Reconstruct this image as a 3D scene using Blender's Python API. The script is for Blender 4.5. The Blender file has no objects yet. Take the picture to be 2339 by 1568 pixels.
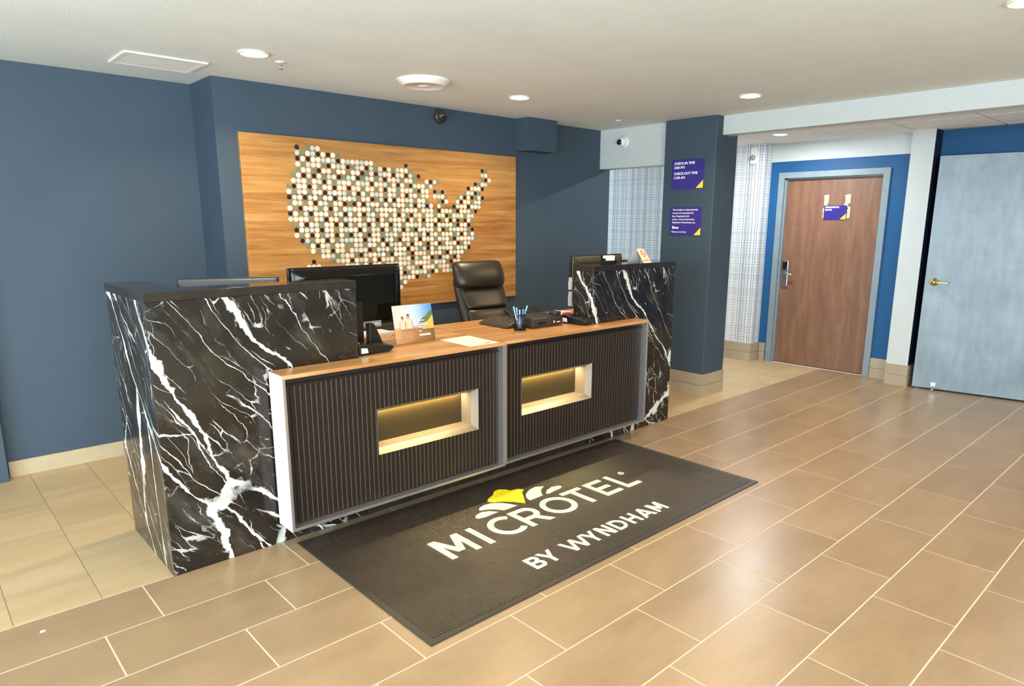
import bpy, bmesh, math, random
from mathutils import Vector, Matrix
random.seed(7)
S = bpy.context.scene
COL = S.collection
PI = math.pi

# ------------------------------------------------------------------ camera
cam = bpy.data.cameras.new('camera'); cam_o = bpy.data.objects.new('camera', cam); COL.objects.link(cam_o)
yaw, pit, rol = 0.74993, -0.20926, 0.00402
fw = Vector((math.sin(yaw)*math.cos(pit), math.cos(yaw)*math.cos(pit), math.sin(pit)))
rt = Vector((math.cos(yaw), -math.sin(yaw), 0)); up = rt.cross(fw)
r2 = rt*math.cos(rol)+up*math.sin(rol); u2 = up*math.cos(rol)-rt*math.sin(rol)
M = Matrix((r2, u2, -fw)).transposed().to_4x4(); M.translation = (0, 0, 1.5)
cam_o.matrix_world = M
cam.sensor_width = 36; cam.lens = 1548.08*36/2339
cam.shift_x = -(1196.15-1169.5)/2339; cam.shift_y = (837.4-784)/2339
cam.clip_start = 0.05
S.camera = cam_o

# ------------------------------------------------------------------ world, lights, exposure
W = bpy.data.worlds.new('world'); S.world = W; W.use_nodes = True
bg = W.node_tree.nodes['Background']; bg.inputs[0].default_value = (0.75, 0.87, 1, 1); bg.inputs[1].default_value = 1.0

def area(name, loc, rot, sx, sy, col, power, spread=PI, shape='RECTANGLE'):
    l = bpy.data.lights.new(name, 'AREA'); l.shape = shape; l.size = sx
    if shape == 'RECTANGLE': l.size_y = sy
    l.color = col; l.energy = power; l.spread = spread
    o = bpy.data.objects.new(name, l); o.location = loc; o.rotation_euler = rot; COL.objects.link(o)
    return o
COOL = (0.72, 0.88, 1.0); WARM = (1.0, 0.76, 0.46)
area('window_light', (-2.9, 0.9, 1.3), (0, -PI/2, 0), 1.9, 4.4, COOL, 340)          # daylight, left windows
area('window_light', (-1.0, -2.9, 1.3), (PI/2, 0, 0), 3.2, 1.9, (0.80, 0.91, 1.0), 310)     # daylight, windows behind camera
area('window_light', (6.1, 7.9, 1.4), (-PI/2, 0, 0), 1.3, 1.9, COOL, 95)           # daylight, hall end
LAMPS = [(1.56, 3.76, 2.365), (3.424, 3.73, 2.365), (4.52, 2.57, 2.365), (3.44, 0.78, 2.365), (1.56, 0.85, 2.365), (-0.5, 2.3, 2.365), (4.9, -0.9, 2.365)]
LAMP_W = 15
VS = S.view_settings
VS.view_transform = 'Standard'; VS.look = 'None'; VS.gamma = 1; VS.use_curve_mapping = False
VS.exposure = 0.14
S.cycles.use_denoising = True
S.cycles.max_bounces = 8; S.cycles.diffuse_bounces = 5; S.cycles.glossy_bounces = 4
S.cycles.sample_clamp_indirect = 6
S.cycles.caustics_reflective = False; S.cycles.caustics_refractive = False

# ------------------------------------------------------------------ materials
def lin(h):
    h = h.lstrip('#'); v = [int(h[i:i+2], 16)/255 for i in (0, 2, 4)]
    return tuple(x/12.92 if x <= .04045 else ((x+.055)/1.055)**2.4 for x in v)+(1,)
class N:
    def __init__(s, name):
        s.m = bpy.data.materials.new(name); s.m.use_nodes = True; s.t = s.m.node_tree
        s.b = s.t.nodes['Principled BSDF']; s._tc = None
    def new(s, typ, **kw):
        n = s.t.nodes.new(typ)
        for k, v in kw.items(): setattr(n, k, v)
        return n
    def put(s, sock, v):
        if isinstance(v, bpy.types.NodeSocket): s.t.links.new(v, sock)
        else: sock.default_value = v
    def obj(s):
        if not s._tc: s._tc = s.new('ShaderNodeTexCoord')
        return s._tc.outputs['Object']
    def map(s, vec, scale=(1, 1, 1), loc=(0, 0, 0), rot=(0, 0, 0)):
        n = s.new('ShaderNodeMapping'); s.put(n.inputs[0], vec); n.inputs['Scale'].default_value = scale
        n.inputs['Location'].default_value = loc; n.inputs['Rotation'].default_value = rot
        return n.outputs[0]
    def noise(s, vec, scale, detail=3, rough=.55, dist=0):
        n = s.new('ShaderNodeTexNoise'); s.put(n.inputs['Vector'], vec); n.inputs['Scale'].default_value = scale
        n.inputs['Detail'].default_value = detail; n.inputs['Roughness'].default_value = rough; n.inputs['Distortion'].default_value = dist
        return n.outputs['Fac']
    def math(s, op, a, b=0.0, c=None):
        n = s.new('ShaderNodeMath', operation=op); s.put(n.inputs[0], a); s.put(n.inputs[1], b)
        if c is not None: s.put(n.inputs[2], c)
        return n.outputs[0]
    def ramp(s, f, stops):
        n = s.new('ShaderNodeValToRGB'); s.put(n.inputs[0], f); e = n.color_ramp.elements
        while len(e) < len(stops): e.new(.5)
        for k, (p, c) in enumerate(stops):
            e[k].position = p; e[k].color = c if len(c) == 4 else tuple(c)+(1,)
        return n.outputs[0]
    def mix(s, f, a, b, mode='MIX'):
        n = s.new('ShaderNodeMix', data_type='RGBA', blend_type=mode)
        s.put(n.inputs[0], f); s.put(n.inputs[6], a); s.put(n.inputs[7], b)
        return n.outputs[2]
    def sep(s, v):
        n = s.new('ShaderNodeSeparateXYZ'); s.put(n.inputs[0], v); return n.outputs
    def comb(s, x, y, z):
        n = s.new('ShaderNodeCombineXYZ'); s.put(n.inputs[0], x); s.put(n.inputs[1], y); s.put(n.inputs[2], z); return n.outputs[0]
    def dot(s, v, d):
        n = s.new('ShaderNodeVectorMath', operation='DOT_PRODUCT'); s.put(n.inputs[0], v); n.inputs[1].default_value = d; return n.outputs['Value']
    def bump(s, h, strength=.3, dist=.01):
        n = s.new('ShaderNodeBump'); s.put(n.inputs['Height'], h); n.inputs['Strength'].default_value = strength; n.inputs['Distance'].default_value = dist
        s.put(s.b.inputs['Normal'], n.outputs[0])
    def set(s, col=None, rough=None, metal=None, spec=None):
        if col is not None: s.put(s.b.inputs['Base Color'], col)
        if rough is not None: s.put(s.b.inputs['Roughness'], rough)
        if metal is not None: s.put(s.b.inputs['Metallic'], metal)
        if spec is not None: s.put(s.b.inputs['Specular IOR Level'], spec)
        return s.m
def plain(name, hexc, rough=.5, metal=0, spec=.5, var=.06, vs=14, bump=0, bs=60):
    n = N(name); c = lin(hexc) if isinstance(hexc, str) else hexc
    f = n.noise(n.obj(), vs, 4)
    a = tuple(x*(1-var) for x in c[:3])+(1,); b = tuple(min(1, x*(1+var)) for x in c[:3])+(1,)
    col = n.ramp(f, [(.3, a), (.7, b)])
    if bump: n.bump(n.noise(n.obj(), bs, 3), bump, .004)
    return n.set(col, rough, metal, spec)
def glow(name, col, strength):
    n = N(name); n.set(col, .5); n.b.inputs['Emission Color'].default_value = col; n.b.inputs['Emission Strength'].default_value = strength
    return n.m

def wood(name, c1, c2, c3, rough=.35, sx=.7, sz=11):
    n = N(name); v = n.map(n.obj(), (sx, sz*1.0, sz))
    f1 = n.noise(v, 1.6, 6, .62, .5); f2 = n.noise(n.map(n.obj(), (sx*3, sz*7, sz*7)), 2.2, 4, .6, .2)
    f = n.math('ADD', n.math('MULTIPLY', f1, .78), n.math('MULTIPLY', f2, .22))
    col = n.ramp(f, [(.36, lin(c1)), (.5, lin(c2)), (.64, lin(c3))])
    n.bump(f2, .08, .002)
    return n.set(col, rough)

def marble():
    n = N('black_marble'); p = n.obj()
    u = n.dot(p, (.80, -.85, .58)); v = n.dot(p, (.58, -.50, -.80)); w = n.dot(p, (.3, .5, .15))
    big = n.math('MULTIPLY', n.math('SUBTRACT', n.noise(p, 2.6, 3, .5), .5), .16)
    sm = n.math('MULTIPLY', n.math('SUBTRACT', n.noise(p, 16, 3, .6), .5), .028)
    uu = n.math('ADD', u, n.math('ADD', big, sm)); vv = n.math('ADD', v, n.math('MULTIPLY', sm, 2.5))
    def crack(su, sv, off, wd, mlo, mhi, ms):
        q = n.comb(n.math('ADD', n.math('MULTIPLY', uu, su), off), n.math('MULTIPLY', vv, sv), n.math('MULTIPLY', w, su*.4))
        vo = n.new('ShaderNodeTexVoronoi', feature='DISTANCE_TO_EDGE'); n.put(vo.inputs['Vector'], q); vo.inputs['Scale'].default_value = 1
        wn = n.noise(n.map(p, (1, 1, 1), (off, off*2, 3)), 7, 4, .65)
        wl = n.math('MULTIPLY', n.math('POWER', wn, 4.0), wd)
        line = n.math('MULTIPLY', n.math('SUBTRACT', 1, n.math('DIVIDE', vo.outputs['Distance'], n.math('ADD', wl, .0006))), 2.2)
        line = n.math('MINIMUM', n.math('MAXIMUM', line, 0), 1)
        m = n.ramp(n.noise(n.map(p, (1, 1, 1), (off*3, 5, off)), ms, 4, .6), [(mlo, (0, 0, 0, 1)), (mhi, (1, 1, 1, 1))])
        return n.math('MULTIPLY', line, m)
    a = crack(2.6, .55, 2.3, .25, .36, .46, 1.6)
    a2 = crack(3.3, .8, 5.1, .09, .40, .5, 2.0)
    b = crack(5.2, 1.5, 7.7, .11, .50, .58, 2.6)
    c = crack(14, 3.0, 13.1, .18, .49, .58, 4.2)
    d = crack(6.0, 4.5, 21.0, .10, .54, .62, 3.0)
    fl = n.noise(n.comb(n.math('MULTIPLY', uu, 46), n.math('MULTIPLY', vv, 15), n.math('MULTIPLY', w, 24)), 1.0, 3, .6)
    fl = n.ramp(fl, [(.665, (0, 0, 0, 1)), (.72, (.75, .75, .75, 1))])
    flm = n.ramp(n.noise(n.map(p, (1, 1, 1), (9, 2, 4)), 3.4, 3), [(.48, (0, 0, 0, 1)), (.60, (1, 1, 1, 1))])
    fl = n.math('MULTIPLY', fl, flm)
    tot = n.math('MAXIMUM', n.math('MAXIMUM', a, a2), n.math('MAXIMUM', n.math('MULTIPLY', b, .9), n.math('MAXIMUM', n.math('MULTIPLY', c, .6), n.math('MAXIMUM', n.math('MULTIPLY', d, .55), fl))))
    base = n.ramp(n.noise(p, 6, 6, .65, .4), [(.3, lin('#16120f')), (.55, lin('#241e18')), (.75, lin('#342b23'))])
    haze = n.math('MULTIPLY', n.ramp(n.noise(n.comb(n.math('MULTIPLY', uu, 5), n.math('MULTIPLY', vv, 1.6), w), 1.2, 5, .7), [(.52, (0, 0, 0, 1)), (.75, (1, 1, 1, 1))]), .16)
    base = n.mix(haze, base, lin('#8d8a82'))
    col = n.mix(tot, base, lin('#d6d6cf'))
    return n.set(col, .13, 0, .5)

def wall_paint(name, hexc, rough=.55):
    n = N(name); f = n.noise(n.obj(), 2.2, 5); c = lin(hexc)
    col = n.ramp(f, [(.3, tuple(x*.94 for x in c[:3])), (.7, tuple(x*1.05 for x in c[:3]))])
    n.bump(n.noise(n.obj(), 140, 3), .12, .003)
    return n.set(col, rough, 0, .35)

def tile_mat(name, c1, c2, streak, rough):
    n = N(name); oi = n.new('ShaderNodeObjectInfo')
    pv = n.new('ShaderNodeTexCoord').outputs['Object']
    off = n.math('MULTIPLY', oi.outputs['Random'], 40)
    x, y, z = n.sep(pv)
    q = n.comb(n.math('ADD', n.math('MULTIPLY', x, streak[0]), off), n.math('ADD', n.math('MULTIPLY', y, streak[1]), off), off)
    f = n.noise(q, 1.0, 5, .62, .3)
    g = n.noise(n.comb(n.math('MULTIPLY', x, streak[0]*9), n.math('MULTIPLY', y, streak[1]*9), off), 1.0, 3, .7)
    f = n.math('ADD', n.math('MULTIPLY', f, .75), n.math('MULTIPLY', g, .25))
    col = n.ramp(f, [(.32, lin(c1)), (.68, lin(c2))])
    k = n.math('ADD', n.math('MULTIPLY', oi.outputs['Random'], .10), .95)
    col = n.mix(1.0, col, n.comb(k, k, k), 'MULTIPLY')
    rr = n.math('ADD', n.math('MULTIPLY', f, .16), rough-.08)
    return n.set(col, rr, 0, .5)

def wallpaper(axis):
    n = N('plaid_wallpaper'); p = n.sep(n.obj()); h = p[axis]; z = p[2]
    def cell(c, k): return n.math('FLOOR', n.math('MULTIPLY', c, k))
    def white(x, y):
        w = n.new('ShaderNodeTexWhiteNoise', noise_dimensions='2D'); n.put(w.inputs['Vector'], n.comb(x, y, 0)); return w.outputs['Value']
    K = 78
    col_id = cell(h, K); row_id = cell(z, 70)
    cs = white(col_id, 3.0); rs = white(row_id, 9.0)
    fr = n.math('FRACT', n.math('MULTIPLY', h, K))
    strong = n.math('MULTIPLY', n.math('GREATER_THAN', cs, .62), n.math('LESS_THAN', fr, .48))
    mid = n.math('MULTIPLY', n.math('LESS_THAN', cs, .50), n.math('LESS_THAN', fr, .72))
    even = n.math('LESS_THAN', n.math('FRACT', n.math('MULTIPLY', z, 35)), .5)
    band = n.math('ADD', .10, n.math('MULTIPLY', n.noise(n.comb(0, 0, n.math('MULTIPLY', z, 9)), 1, 3), .62))
    dash = n.math('MULTIPLY', n.math('MULTIPLY', mid, even), band)
    hor = n.math('MULTIPLY', n.math('GREATER_THAN', rs, .8), .14)
    k = n.math('MAXIMUM', n.math('MULTIPLY', strong, .86), n.math('MAXIMUM', dash, hor))
    col = n.mix(k, lin('#dee2e4'), lin('#344a68'))
    return n.set(col, .6)

def mat_rubber(name, hexc, rough):
    n = N(name); x, y, z = n.sep(n.obj())
    a = n.math('SINE', n.math('MULTIPLY', x, 2*PI/.0105)); b = n.math('SINE', n.math('MULTIPLY', y, 2*PI/.02))
    h = n.math('ADD', a, n.math('MULTIPLY', b, .35))
    c = lin(hexc); f = n.noise(n.obj(), 7, 5, .65)
    col = n.ramp(f, [(.3, tuple(v*.85 for v in c[:3])), (.7, tuple(v*1.18 for v in c[:3]))])
    n.bump(h, .55, .0022)
    return n.set(col, rough, 0, .5)

def brown_door():
    n = N('brown_door_veneer'); f = n.noise(n.map(n.obj(), (1, 7, .9)), 2.4, 6, .6, .4)
    col = n.ramp(f, [(.3, lin('#714f3c')), (.52, lin('#7f5b46')), (.72, lin('#8b6751'))])
    z = n.sep(n.obj())[2]
    sc = n.noise(n.map(n.obj(), (30, 14, 60)), 1.5, 3, .6)
    m = n.math('MULTIPLY', n.ramp(sc, [(.70, (0, 0, 0, 1)), (.73, (1, 1, 1, 1))]), n.ramp(n.math('SUBTRACT', 1, n.math('MULTIPLY', z, 1.5)), [(.35, (0, 0, 0, 1)), (.8, (.8, .8, .8, 1))]))
    col = n.mix(m, col, lin('#c9a488'))
    return n.set(col, .42)
def steel_door():
    n = N('grey_blue_door_paint'); f = n.noise(n.obj(), 1.6, 6, .65); g = n.noise(n.map(n.obj(), (3, 3, .6)), 6, 4)
    col = n.ramp(n.math('ADD', n.math('MULTIPLY', f, .7), n.math('MULTIPLY', g, .3)), [(.34, lin('#74858f')), (.5, lin('#8798a2')), (.66, lin('#99abb4'))])
    n.bump(g, .05, .003)
    return n.set(col, .38)
def leather(name, hexc):
    n = N(name); v = n.new('ShaderNodeTexVoronoi'); n.put(v.inputs['Vector'], n.obj()); v.inputs['Scale'].default_value = 260
    f = n.noise(n.obj(), 9, 4); c = lin(hexc)
    col = n.ramp(f, [(.3, tuple(x*.85 for x in c[:3])), (.7, tuple(x*1.15 for x in c[:3]))])
    n.bump(n.math('ADD', v.outputs['Distance'], n.math('MULTIPLY', n.noise(n.obj(), 18, 3), .8)), .12, .003)
    return n.set(col, .36, 0, .5)
def photo_back():
    n = N('beach_photo_print'); x, y, z = n.sep(n.obj())
    sky = n.ramp(n.math('ADD', n.math('MULTIPLY', x, 3.4), n.math('MULTIPLY', n.noise(n.obj(), 9, 3), .25)), [(.1, lin('#e2cdb2')), (.55, lin('#bccbd8')), (.95, lin('#3f86c0'))])
    sand = n.ramp(n.math('ADD', n.math('MULTIPLY', x, 3.2), n.math('MULTIPLY', n.noise(n.map(n.obj(), (4, 1, 14)), 3, 4), .4)), [(.1, lin('#d9a873')), (.6, lin('#a9733f')), (1.0, lin('#6f5438'))])
    return n.set(n.mix(n.ramp(z, [(.075, (0, 0, 0, 1)), (.095, (1, 1, 1, 1))]), sand, sky), .4)

MT = {}
MT['ceil'] = plain('ceiling_paint', '#dfe3e0', .8, var=.03, vs=2.5, bump=.25, bs=90)
MT['white'] = plain('white_wall_paint', '#c1c6c4', .6, var=.02, bump=.08)
MT['navy'] = wall_paint('navy_wall_paint', '#3c4b58')
MT['blue'] = wall_paint('daylit_navy_paint', '#18517f')  # the navy paint again, with cool daylight put into the colour
MT['shadenavy'] = plain('shaded_navy_paint', '#0e1830', .6)  # navy side of the pier, with its deep shade put into the colour
MT['darkroom'] = plain('painted_room_dark', '#11161c', .8)  # near-black stands in for the darkness behind the ajar door
MT['marble'] = marble()
MT['slab'] = plain('dark_stone_top', '#2a241e', .14, var=.3, vs=9, spec=.45)
MT['oak'] = wood('oak_panel', '#865325', '#a9773f', '#bd8f54', .33)
MT['oaktop'] = wood('oak_laminate_top', '#a9733f', '#c48e58', '#d6a56e', .3)
MT['rib'] = plain('dark_brown_laminate', '#211812', .42, 0, .3, var=.12)
MT['clad'] = plain('pale_blush_laminate', '#d8c6c0', .5, var=.02)
MT['groovestrip'] = plain('pale_groove_strip', '#8a7864', .4, .5)  # thin pale strip in the groove beside each rib
MT['backing'] = plain('dark_brown_backing', '#1a130e', .5); MT['niche'] = plain('satin_bronze_metal', '#83776a', .4, .5, var=.03)
MT['frame'] = plain('brushed_champagne_metal', '#bbb3b0', .34, .85, var=.03)
MT['nicheback'] = plain('bronze_back_plate', '#352a12', .45, .1)
MT['led'] = glow('warm_led_strip', (1, .72, .30, 1), 4)
MT['lamp'] = glow('downlight_lens', (1, .86, .60, 1), 14)
MT['halorim'] = glow('amber_halo_glow', (1, .60, .14, 1), 1.5)  # added glow that imitates the warm halo around the lamps
MT['lampcool'] = glow('cool_downlight_lens', (.93, .96, 1, 1), 12)
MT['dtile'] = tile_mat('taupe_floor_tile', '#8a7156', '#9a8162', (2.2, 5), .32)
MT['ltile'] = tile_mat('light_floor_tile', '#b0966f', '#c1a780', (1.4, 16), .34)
MT['grout'] = plain('pale_grout', '#d6c8b0', .8)
MT['lgrout'] = plain('grey_grout', '#7d6f5c', .8)
MT['base'] = tile_mat('baseboard_tile', '#a08f78', '#b09f88', (3, 3), .4)
MT['basel'] = plain('baseboard_light', '#b3a284', .5)
MT['paperY'] = wallpaper(1); MT['paperX'] = wallpaper(0)
MT['grid'] = plain('ceiling_tile', '#e6e4de', .85, bump=.3, bs=120)
MT['tbar'] = plain('ceiling_tee_bar', '#c9c6bf', .5)
MT['plastic'] = plain('white_plastic', '#e6e4de', .4, var=.02)
MT['coneshade'] = plain('shaded_vent_interior', '#94886f', .7)  # brownish tone stands in for shade inside the diffuser ring
MT['grille'] = plain('painted_grille', '#c4bfb6', .6)
MT['greyplast'] = plain('grey_plastic', '#8d9092', .4)
MT['black'] = plain('black_plastic', '#15130f', .32, var=.15)
MT['gloss'] = plain('glossy_black_plastic', '#0c0a07', .14, 0, .3, var=.1)
MT['darkgrey'] = plain('dark_grey_plastic', '#34302a', .38)
MT['mattebrown'] = plain('matte_brown_black_plastic', '#3a3120', .5)
MT['mattedark'] = plain('matte_slate_plastic', '#4a5157', .55)
MT['glass'] = plain('dark_lens_glass', '#0a0a0c', .05)
MT['leather'] = leather('black_leather', '#241d12')
MT['doorwood'] = brown_door(); MT['steel'] = steel_door()
MT['jamb'] = plain('grey_frame_paint', '#7f8d94', .4)
MT['chrome'] = plain('brushed_nickel', '#b9bcbd', .25, .9)
MT['brass'] = plain('polished_brass', '#c9a35a', .2, .95)
MT['mat'] = mat_rubber('brown_rubber_mat', '#352c24', .40); MT['matedge'] = plain('rubber_border', '#2f2a25', .5)
MT['cream'] = mat_rubber('cream_print', '#f3ead0', .5); MT['yellow'] = mat_rubber('yellow_print', '#f2dc1c', .5)
MT['purple'] = plain('purple_sign_face', '#33287e', .35, var=.03); MT['signtext'] = plain('white_sign_lettering', '#f2f0f6', .5)
MT['signyellow'] = plain('yellow_sign_corner', '#ffd83a', .4)
MT['paper'] = plain('white_paper', '#f4efe4', .7, var=.02); MT['ink'] = plain('faint_print', '#c9bfae', .7); MT['orange'] = plain('orange_print', '#e0672c', .6)
MT['pink'] = plain('pale_pink_paper', '#f1d8d0', .6); MT['red'] = plain('red_plastic', '#c4525c', .4)
MT['tape'] = plain('peeled_tape_residue', '#d8bd9b', .7)
MT['pen1'] = plain('pale_blue_pen', '#8fc4ee', .3); MT['pen2'] = plain('white_pen', '#e8eef6', .3); MT['pen3'] = plain('deep_blue_pen', '#2d63b8', .3)
MT['photo'] = photo_back(); MT['skin'] = plain('printed_warm_tone', '#c08a5c', .5); MT['shirt'] = plain('printed_pale_shirt', '#dcc7a4', .5)
MT['short'] = plain('printed_brown_shorts', '#9b7a62', .5); MT['hair'] = plain('printed_hair', '#6d4a2e', .5); MT['hill'] = plain('printed_green_hill', '#5f6b3a', .5)
MT['hillsun'] = plain('printed_sunny_dune', '#c4a650', .5)
MT['winframe'] = plain('window_frame_aluminium', '#9aa0a3', .4, .6)
DOTC = {'W': plain('cream_disc', '#eadfcd', .45, var=.02), 'P': plain('blush_disc', '#e4d0be', .45, var=.02), 'B': plain('pale_blue_disc', '#a9cfd2', .45, var=.02),
        'D': plain('dark_brown_disc', '#1f1416', .45), 'G': plain('sage_disc', '#6c806a', .45, var=.04)}

# ------------------------------------------------------------------ mesh helpers
def bm_new(): return bmesh.new()
def bx(bm, x0, y0, z0, x1, y1, z1, mi=0, bev=0):
    vs = [bm.verts.new(c) for c in ((x0, y0, z0), (x1, y0, z0), (x1, y1, z0), (x0, y1, z0), (x0, y0, z1), (x1, y0, z1), (x1, y1, z1), (x0, y1, z1))]
    fs = [bm.faces.new([vs[i] for i in q]) for q in ((3, 2, 1, 0), (4, 5, 6, 7), (0, 1, 5, 4), (1, 2, 6, 5), (2, 3, 7, 6), (3, 0, 4, 7))]
    for f in fs: f.material_index = mi
    if bev:
        es = {e for f in fs for e in f.edges}
        r = bmesh.ops.bevel(bm, geom=list(es), offset=bev, segments=2, affect='EDGES', profile=.5)
        for f in r['faces']: f.material_index = mi
    return vs
def prism(bm, pts, a0, a1, axis='z', mi=0, bev=0):
    def P(p, a):
        if axis == 'z': return (p[0], p[1], a)
        if axis == 'y': return (p[0], a, p[1])
        return (a, p[0], p[1])
    lo = [bm.verts.new(P(p, a0)) for p in pts]; hi = [bm.verts.new(P(p, a1)) for p in pts]
    n = len(pts); fs = [bm.faces.new(lo[::-1]), bm.faces.new(hi)]
    for i in range(n): fs.append(bm.faces.new([lo[i], lo[(i+1) % n], hi[(i+1) % n], hi[i]]))
    for f in fs: f.material_index = mi
    bmesh.ops.recalc_face_normals(bm, faces=fs)
    if bev:
        es = {e for f in fs for e in f.edges}
        r = bmesh.ops.bevel(bm, geom=list(es), offset=bev, segments=2, affect='EDGES', profile=.5)
        for f in r['faces']: f.material_index = mi
def lathe(bm, prof, seg=24, center=(0, 0, 0), axis='z', mi=0, smooth=True):
    """prof: list of (radius, height)"""
    rings = []
    for r, h in prof:
        ring = []
        for k in range(seg):
            a = 2*PI*k/seg; c, s = r*math.cos(a), r*math.sin(a)
            p = {'z': (c, s, h), 'y': (c, h, -s), 'x': (h, c, s)}[axis]
            ring.append(bm.verts.new((p[0]+center[0], p[1]+center[1], p[2]+center[2])))
        rings.append(ring)
    fs = []
    for a, b in zip(rings, rings[1:]):
        for k in range(seg): fs.append(bm.faces.new([a[k], a[(k+1) % seg], b[(k+1) % seg], b[k]]))
    if prof[0][0] > 1e-6: fs.append(bm.faces.new(rings[0][::-1]))
    if prof[-1][0] > 1e-6: fs.append(bm.faces.new(rings[-1]))
    for f in fs: f.material_index = mi; f.smooth = smooth
    bmesh.ops.recalc_face_normals(bm, faces=fs)
def tube(bm, p0, p1, r0, r1=None, seg=12, mi=0):
    p0, p1 = Vector(p0), Vector(p1); r1 = r0 if r1 is None else r1
    d = (p1-p0).normalized(); a = d.orthogonal().normalized(); b = d.cross(a)
    A = [bm.verts.new(p0+(a*math.cos(2*PI*k/seg)+b*math.sin(2*PI*k/seg))*r0) for k in range(seg)]
    B = [bm.verts.new(p1+(a*math.cos(2*PI*k/seg)+b*math.sin(2*PI*k/seg))*r1) for k in range(seg)]
    fs = [bm.faces.new(A[::-1]), bm.faces.new(B)]
    for k in range(seg):
        f = bm.faces.new([A[k], A[(k+1) % seg], B[(k+1) % seg], B[k]]); f.smooth = True; fs.append(f)
    for f in fs: f.material_index = mi
    bmesh.ops.recalc_face_normals(bm, faces=fs)
def obj(name, bm, mats, parent=None, loc=(0, 0, 0), rz=0, kind=None, label=None, cat=None, group=None, smooth=False):
    me = bpy.data.meshes.new(name)
    if smooth:
        for f in bm.faces: f.smooth = True
    bm.to_mesh(me); bm.free()
    for m in (mats if isinstance(mats, (list, tuple)) else [mats]): me.materials.append(MT[m] if isinstance(m, str) else m)
    o = bpy.data.objects.new(name, me); COL.objects.link(o); o.location = loc; o.rotation_euler = (0, 0, rz)
    if parent: o.parent = parent
    return tag(o, label, cat, group, kind)
def inst(name, me, parent=None, loc=(0, 0, 0)):
    o = bpy.data.objects.new(name, me); COL.objects.link(o); o.location = loc
    if parent: o.parent = parent
    return o
def tag(o, label=None, cat=None, group=None, kind=None):
    for k, v in (('label', label), ('category', cat), ('group', group), ('kind', kind)):
        if v: o[k] = v
    return o
def root(name, label, cat, loc=(0, 0, 0), rz=0, group=None):
    o = bpy.data.objects.new(name, None); COL.objects.link(o); o.location = loc; o.rotation_euler = (0, 0, rz); o.empty_display_size = .05
    return tag(o, label, cat, group)
def struct(name, bm, mats, parent=None, **k): return obj(name, bm, mats, parent, kind=None if parent else 'structure', **k)
def box(name, x0, y0, z0, x1, y1, z1, m, parent=None, bev=0, **k):
    """a box part; geometry given in the parent's coordinates, origin at its own centre base"""
    c = ((x0+x1)/2, (y0+y1)/2, z0); b = bm_new(); bx(b, x0-c[0], y0-c[1], 0, x1-c[0], y1-c[1], z1-z0, 0, bev)
    return obj(name, b, m, parent, c, **k)
def text_bm(txt, x0, x1, y0, y1, depth, bold=0.0, ref=None, keep=False):
    """letters as a mesh fitted to a box in the xy plane, thickness depth in z"""
    cu = bpy.data.curves.new('t', 'FONT'); cu.body = txt; cu.extrude = .5; cu.offset = bold; cu.resolution_u = 3; cu.size = 1
    o = bpy.data.objects.new('t', cu); COL.objects.link(o)
    dg = bpy.context.evaluated_depsgraph_get(); me = bpy.data.meshes.new_from_object(o.evaluated_get(dg))
    bpy.data.objects.remove(o); bpy.data.curves.remove(cu)
    b = bm_new(); b.from_mesh(me); bpy.data.meshes.remove(me)
    xs = [v.co.x for v in b.verts]; ys = [v.co.y for v in b.verts]; ax, bx_ = min(xs), max(xs); ay, by = min(ys), max(ys)
    sx = (x1-x0)/(bx_-ax) if x1 is not None else (y1-y0)/(by-ay)
    for v in b.verts:
        v.co = ((v.co.x-ax)*sx+x0, (v.co.y-ay)*(y1-y0)/(by-ay)+y0, (v.co.z+.5)*depth)
    return b
def to_plane(b, kind, off):
    """map flat text (x,y,z) onto a wall: 'x' = wall facing -x (text x runs towards -y); off = (x,y,z)"""
    for v in b.verts:
        x, y, z = v.co
        v.co = (off[0]-z, off[1]-x, off[2]+y) if kind == 'x' else (off[0]+x, off[1]-z, off[2]+y)
    return b

# ------------------------------------------------------------------ the room shell
ZC = 2.365
b = bm_new(); bx(b, -3, -3, -.06, 7.3, 8, -.0013, 0)
floor = struct('floor', b, 'grout')
b = bm_new(); bx(b, -3, -3, ZC, 5.2, 5.05, ZC+.1); ceiling = struct('ceiling', b, 'ceil')
b = bm_new(); bx(b, -3, 4.88, 0, 1.59, 5.05, ZC); struct('wall_back_left', b, 'navy')
b = bm_new(); bx(b, 1.59, 4.5, 0, 5.34, 5.05, ZC); bx(b, 5.2, 5.05, 0, 5.34, 8, 2.45)
struct('wall_back', b, 'navy')
b = bm_new(); bx(b, 4.09, 4.345, 2.098, 4.432, 4.5, ZC); struct('trim_1', b, 'navy')          # boxed duct under the ceiling
b = bm_new(); bx(b, 5.19, 3.69, 2.008, 5.34, 4.5, ZC+.1); bx(b, 5.2, 4.5, 2.30, 5.34, 5.05, ZC+.1); struct('trim_2', b, 'white')   # soffit over the hall opening
b = bm_new(); bx(b, 5.20, -3, 2.215, 5.34, 3.18, ZC+.1); struct('trim_3', b, 'white')        # beam along the corridor
b = bm_new(); bx(b, 5.11, 3.18, 0, 5.44, 3.69, ZC, 0, .006); struct('wall_pillar', b, 'navy')
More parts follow.
